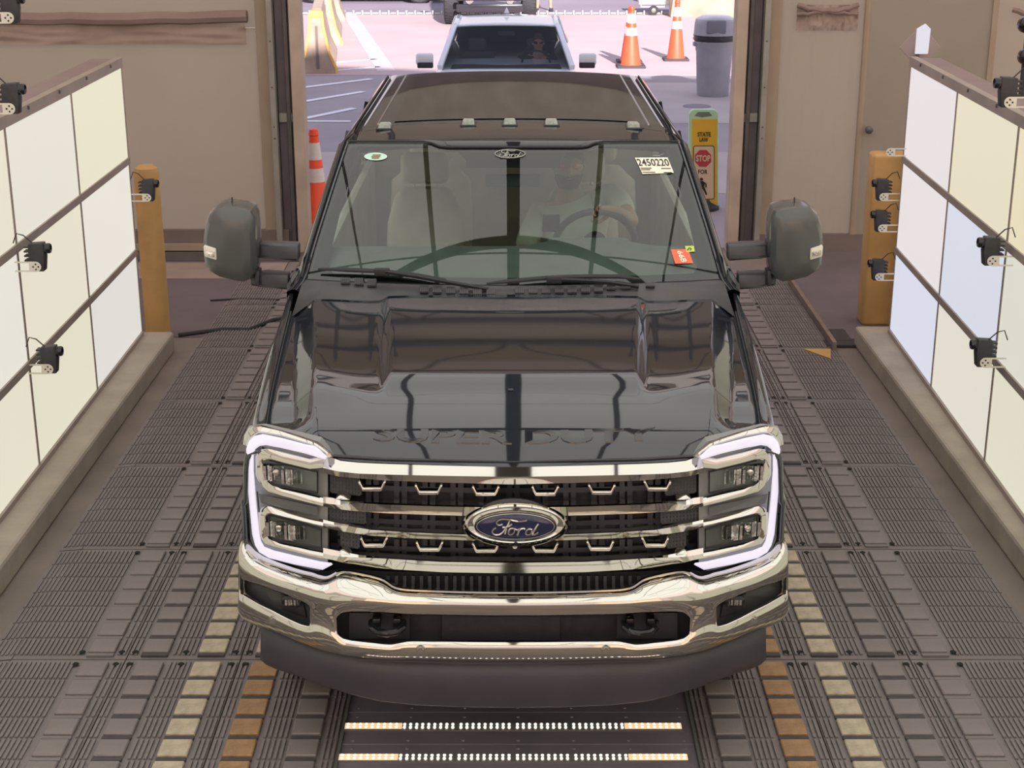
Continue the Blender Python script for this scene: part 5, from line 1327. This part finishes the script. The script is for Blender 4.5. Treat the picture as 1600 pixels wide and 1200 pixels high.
# generic car body: sections along length
def car(name, base, rz, L, Wd, Ht, paintm, glassm, label, lift=0, seethru=False, cat='car'):
    t = empty(name, base, label, cat)
    t.rotation_euler = (0, 0, rz)
    h = Wd/2; g0 = .34+lift; belt = Ht*.62+lift; top = Ht+lift
    def sec(y, hw, z0, z1, z2): return [(-hw*.93, y, z0), (-hw, y, z0+.12), (-hw, y, z1), (-hw*.93, y, z2-.03), (-hw*.80, y, z2), (hw*.80, y, z2), (hw*.93, y, z2-.03), (hw, y, z1), (hw, y, z0+.12), (hw*.93, y, z0)]
    def mk(b, nm, m, par=t, **k):
        o = b.build(nm, m, None, **k); o.parent = par; return o
    secs = [sec(y*L, h*w, g0+dz, g0+a, g0+c) for y, w, dz, a, c in [(0, .72, .06, .22, .40), (.03, .90, 0, .30, .48), (.10, .98, -.05, .42, .56), (.24, 1, -.08, .50, .64), (.30, 1, -.08, .52, .66), (.60, 1, -.08, .54, .68), (.85, .99, -.06, .54, .70), (.96, .93, 0, .5, .68), (1.0, .80, .08, .42, .60)]]
    body = mk(MB().loft(secs), 'body', paintm, smooth=50, subsurf=1)
    yb0, yt0, yt1, yb1 = L*.245, L*.43, L*.74, L*.93; hb = h*.90; ht = h*.72
    zb = g0+.64; zt = top
    A = lambda q: [(q*hb, yb0, zb), (q*ht, yt0, zt-.03), (q*ht, yt1, zt-.04), (q*hb, yb1, zb)]
    # roof
    rows = [[((-1+2*i/12)*ht*1.02, yt0-.03+(yt1-yt0+.06)*j/8, zt-.035+.05*(1-((-1+2*i/12))**2*.8)*(.6+.4*math.sin(PI*j/8))) for i in range(13)] for j in range(9)]
    mk(MB().grid(rows), 'roof', paintm, smooth=60, normals=False, solid=-.02)
    for q in (-1, 1):
        p = A(q)
        mk(MB().bar(p[0], p[1], .07, .07), 'pillar', paintm, bevel=.015); mk(MB().bar(p[1], p[2], .06, .07), 'roof_rail', paintm, bevel=.015); mk(MB().bar(p[3], p[2], .12, .06), 'pillar', paintm, bevel=.015)
        ym = (yt0+yt1)/2; mk(MB().bar((q*hb, ym, zb), (q*ht, ym, zt-.04), .06, .07), 'pillar', blackgl)
        mk(MB().grid([[(q*hb, yb0+.1, zb), (q*hb, ym, zb), (q*hb, yb1-.15, zb)], [(q*ht, yt0+.02, zt-.05), (q*ht, ym, zt-.05), (q*ht, yt1-.02, zt-.05)]]), 'side_window', gls_d if not seethru else glassm, normals=False)
        mk(MB().box((q*(h+.11), yb0+.22, zb+.08), (.22, .10, .15)), 'wing_mirror', paintm, bevel=.035, seg=3); mk(MB().box((q*(h+.10), yb0+.17, zb+.01), (.20, .06, .07)), 'mirror_foot', blackpl, bevel=.015)
        mk(MB().box((q*h*.72, .03*L, g0+.36), (.34, .10, .13)), 'headlamp', reflector, bevel=.03, seg=2)
        mk(MB().box((q*h*.80, L*.985, g0+.48), (.30, .08, .14)), 'tail_lamp', MATS['tail_lamp_red'], bevel=.02)
    rows = [[((-1+2*i/10)*(hb*.97+(ht*.98-hb*.97)*j/6), yb0+(yt0-yb0)*j/6-.06*(1-(-1+2*i/10)**2), zb+(zt-.02-zb)*j/6) for i in range(11)] for j in range(7)]
    mk(MB().grid(rows), 'windshield', glassm, smooth=60, normals=False)
    mk(MB().grid([[(-hb*.9, yb1, zb), (hb*.9, yb1, zb)], [(-ht*.95, yt1, zt-.03), (ht*.95, yt1, zt-.03)]]), 'rear_window', gls_d if not seethru else glassm, normals=False)
    mk(MB().box((0, .01*L, g0+.16), (h*1.2, .06, .20)), 'grille', blackpl, bevel=.02)
    mk(MB().box((0, -.01*L, g0-.02), (h*1.5, .10, .12)), 'front_bumper', blackpl, bevel=.03)
    R_ = .34+lift*.35
    for q in (-1, 1):
        for yy in (.17, .80):
            w_ = wheel(q*(h-.12), yy*L, q, R=R_, w=.24+lift*.3, parent=None); w_.parent = t
    return t, mk
tcar, mk = car('silver_sedan', (-.09, 18.35, 0), 0, 4.6, 1.84, 1.44, carw, thin_glass('sedan_glass', (.6, .62, .62), 1.28), 'silver sedan waiting behind the pickup with its driver in dark clothes')
dk = mat('dark_interior', C(72, 74, 78), .8, var=.1, scale=6)
for x in (-.38, .38):
    st_ = mk(MB().box((x, 2.0, .80), (.46, .14, .56)), 'seat', dk, bevel=.05, seg=3); mk(MB().box((x, 2.05, 1.16), (.24, .10, .18)), 'headrest', dk, bevel=.04, seg=3)
mk(MB().box((0, 1.28, .93), (1.4, .34, .12)), 'dashboard', dk, bevel=.04, seg=3)
mk(MB().tube([(.38+.18*math.cos(a), 1.55-.06*math.sin(a), .98+.17*math.sin(a)) for a in [2*PI*i/30 for i in range(31)]], .014, 8), 'steering_wheel', wheelm)
mk(MB().prism([(-.035, 3.0, 1.485), (.035, 3.0, 1.485), (.0, 3.02, 1.56)], (0, .10, 0)), 'roof_antenna', carw, bevel=.006)
mk(MB().box((.0, 1.86, 1.33), (.22, .03, .05)), 'rear_view_mirror', dk, bevel=.01)
hc2 = Vector((W(841, 66, 20.25).x, 20.2, W(841, 66, 20.2).z))
cx2 = hc2.x
seated((cx2, 20.3, .6), 'person in dark clothes and sunglasses driving the silver sedan', hc2,
       (cx2-.17, 20.28, hc2.z-.19), (cx2+.18, 20.28, hc2.z-.19), (cx2-.25, 20.1, hc2.z-.42), (cx2-.12, 19.92, hc2.z-.32), (cx2+.27, 20.1, hc2.z-.42), (cx2+.14, 19.92, hc2.z-.32),
       ((.2, -1, .3), (0, -.3, -1)), ((-.2, -1, .3), (0, -.3, -1)), darkcl, blackgl, False, s=.95, beard=False)
# tall dark off-road vehicle behind the sedan: body high over big tyres
t2, mk2 = car('off_road_vehicle', (W(766, 30, 35.8).x, 35.2, 0), 0, 4.6, 2.0, 1.9, card, gls_d, 'dark high-riding vehicle on big tyres behind the silver sedan', lift=.32, cat='car')
mk2(MB().box((0, .0, .42), (1.5, .08, .18)), 'winch_bumper', card, bevel=.03)
for q in (-1, 1): mk2(MB().lathe((q*.45, -.08, .60), [(.09, 0), (.10, .02), (.10, .08)], 16, axis='Y'), 'driving_lamp', reflector)
car('dark_hatchback', (-1.75, 42.6, 0), PI/2, 4.3, 1.8, 1.5, card, gls_d, 'dark car parked side-on across the road, seen at the top edge left of the sedan')
car('dark_saloon', (6.1, 38.9, 0), .5, 4.5, 1.85, 1.45, card, gls_d, 'dark car whose nose shows at the top edge beside the right gate post')
# walking person (bare legs seen above the sedan roof)
root = empty('person', (W(850, 12, 39.4).x, 39.4, 0), 'person with bare legs in dark shorts standing beyond the silver sedan', 'person'); X0 = root.location.x
J = {'pv': ((X0, 39.4, .95), (.15, .11)), 'ch': ((X0, 39.4, 1.32), (.18, .11)), 'nk': ((X0, 39.4, 1.50), .055), 'hd': ((X0, 39.4, 1.6), .06)}
bones = [('pv', 'ch'), ('ch', 'nk'), ('nk', 'hd')]
chs = []
for q, k in ((-1, 'l'), (1, 'r')):
    J['h'+k] = ((X0+q*.10, 39.4, .88), .088); J['k'+k] = ((X0+q*.14, 39.38, .50), .060); J['c'+k] = ((X0+q*.155, 39.42, .34), .058); J['a'+k] = ((X0+q*.165, 39.41, .09), .036); J['t'+k] = ((X0+q*.18, 39.25, .03), (.045, .028))
    bones += [('pv', 'h'+k), ('h'+k, 'k'+k), ('k'+k, 'c'+k), ('c'+k, 'a'+k), ('a'+k, 't'+k)]
    chs += arm_hand(J, bones, k, (X0+q*.20, 39.4, 1.38), (X0+q*.26, 39.42, 1.12), (X0+q*.27, 39.36, .88), (0, 0, -1), (-q, 0, 0), .25); bones.append(('ch', k+'sh'))
v, f = skin_mesh(J, bones, 'pv'); b = MB().add(v, f); add_fingers(b, chs); R = head_parts(b, (X0, 39.38, 1.68), 0, 0)
body = b.build('body', skin, root, smooth=70, normals=False); face(body, (X0, 39.38, 1.68), R, 1.0, None, 'short')
JS = {k: J[k] for k in ('pv', 'ch')}; JS = {'pv': (J['pv'][0], (.17, .13)), 'ch': (J['ch'][0], (.20, .13)), 'lsh': (J['lsh'][0], .075), 'rsh': (J['rsh'][0], .075), 'lm': ((X0-.23, 39.41, 1.25), .065), 'rm': ((X0+.23, 39.41, 1.25), .065)}
v, f = skin_mesh(JS, [('pv', 'ch'), ('ch', 'lsh'), ('lsh', 'lm'), ('ch', 'rsh'), ('rsh', 'rm')], 'pv'); MB().add(v, f).build('shirt', shirt, body, smooth=70, normals=False)
JP = {'pv': (J['pv'][0], (.165, .13)), 'hl': (J['hl'][0], .10), 'hr': (J['hr'][0], .10), 'kl': ((X0-.13, 39.39, .56), .085), 'kr': ((X0+.13, 39.39, .56), .085)}
v, f = skin_mesh(JP, [('pv', 'hl'), ('hl', 'kl'), ('pv', 'hr'), ('hr', 'kr')], 'pv'); MB().add(v, f).build('shorts', denim, body, smooth=70, normals=False)
for q in (-1, 1): MB().box((X0+q*.178, 39.30, .04), (.10, .27, .08)).build('shoe', darkcl, body, bevel=.025, seg=3)
# concrete block and small trailer at the top right
t = MB().prism([(3.75, 37.6, 0), (5.3, 37.6, 0), (5.3, 37.6, .9), (3.85, 37.6, .9)], (0, .6, 0)).build('concrete_block', barc, None, bevel=.03); tag(t, 'long beige concrete block at the top edge behind the cones', 'block')
t = empty('small_trailer', (3.4, 38.6, 0), 'small white trailer with one black wheel at the top edge between the cones', 'trailer')
wx = W(1021, 18, 38.2).x
MB().lathe((wx, 38.2, .12), [(.05, -.04), (.115, -.04), (.12, 0), (.115, .04), (.05, .04)], 20, axis='Y').build('wheel', rubber, t); MB().lathe((wx, 38.18, .12), [(.055, -.02), (.02, -.03), (0.001, -.03)], 14, axis='Y', cap=False).build('rim', steel, t)
MB().tube([(wx-.30, 38.25, .8), (wx-.30, 38.25, .20), (wx+.28, 38.25, .20)], .02, 6).build('trailer_frame', white, t)
MB().box((wx+.1, 38.5, .5), (.9, .5, .5)).build('trailer_box', white, t, bevel=.02)
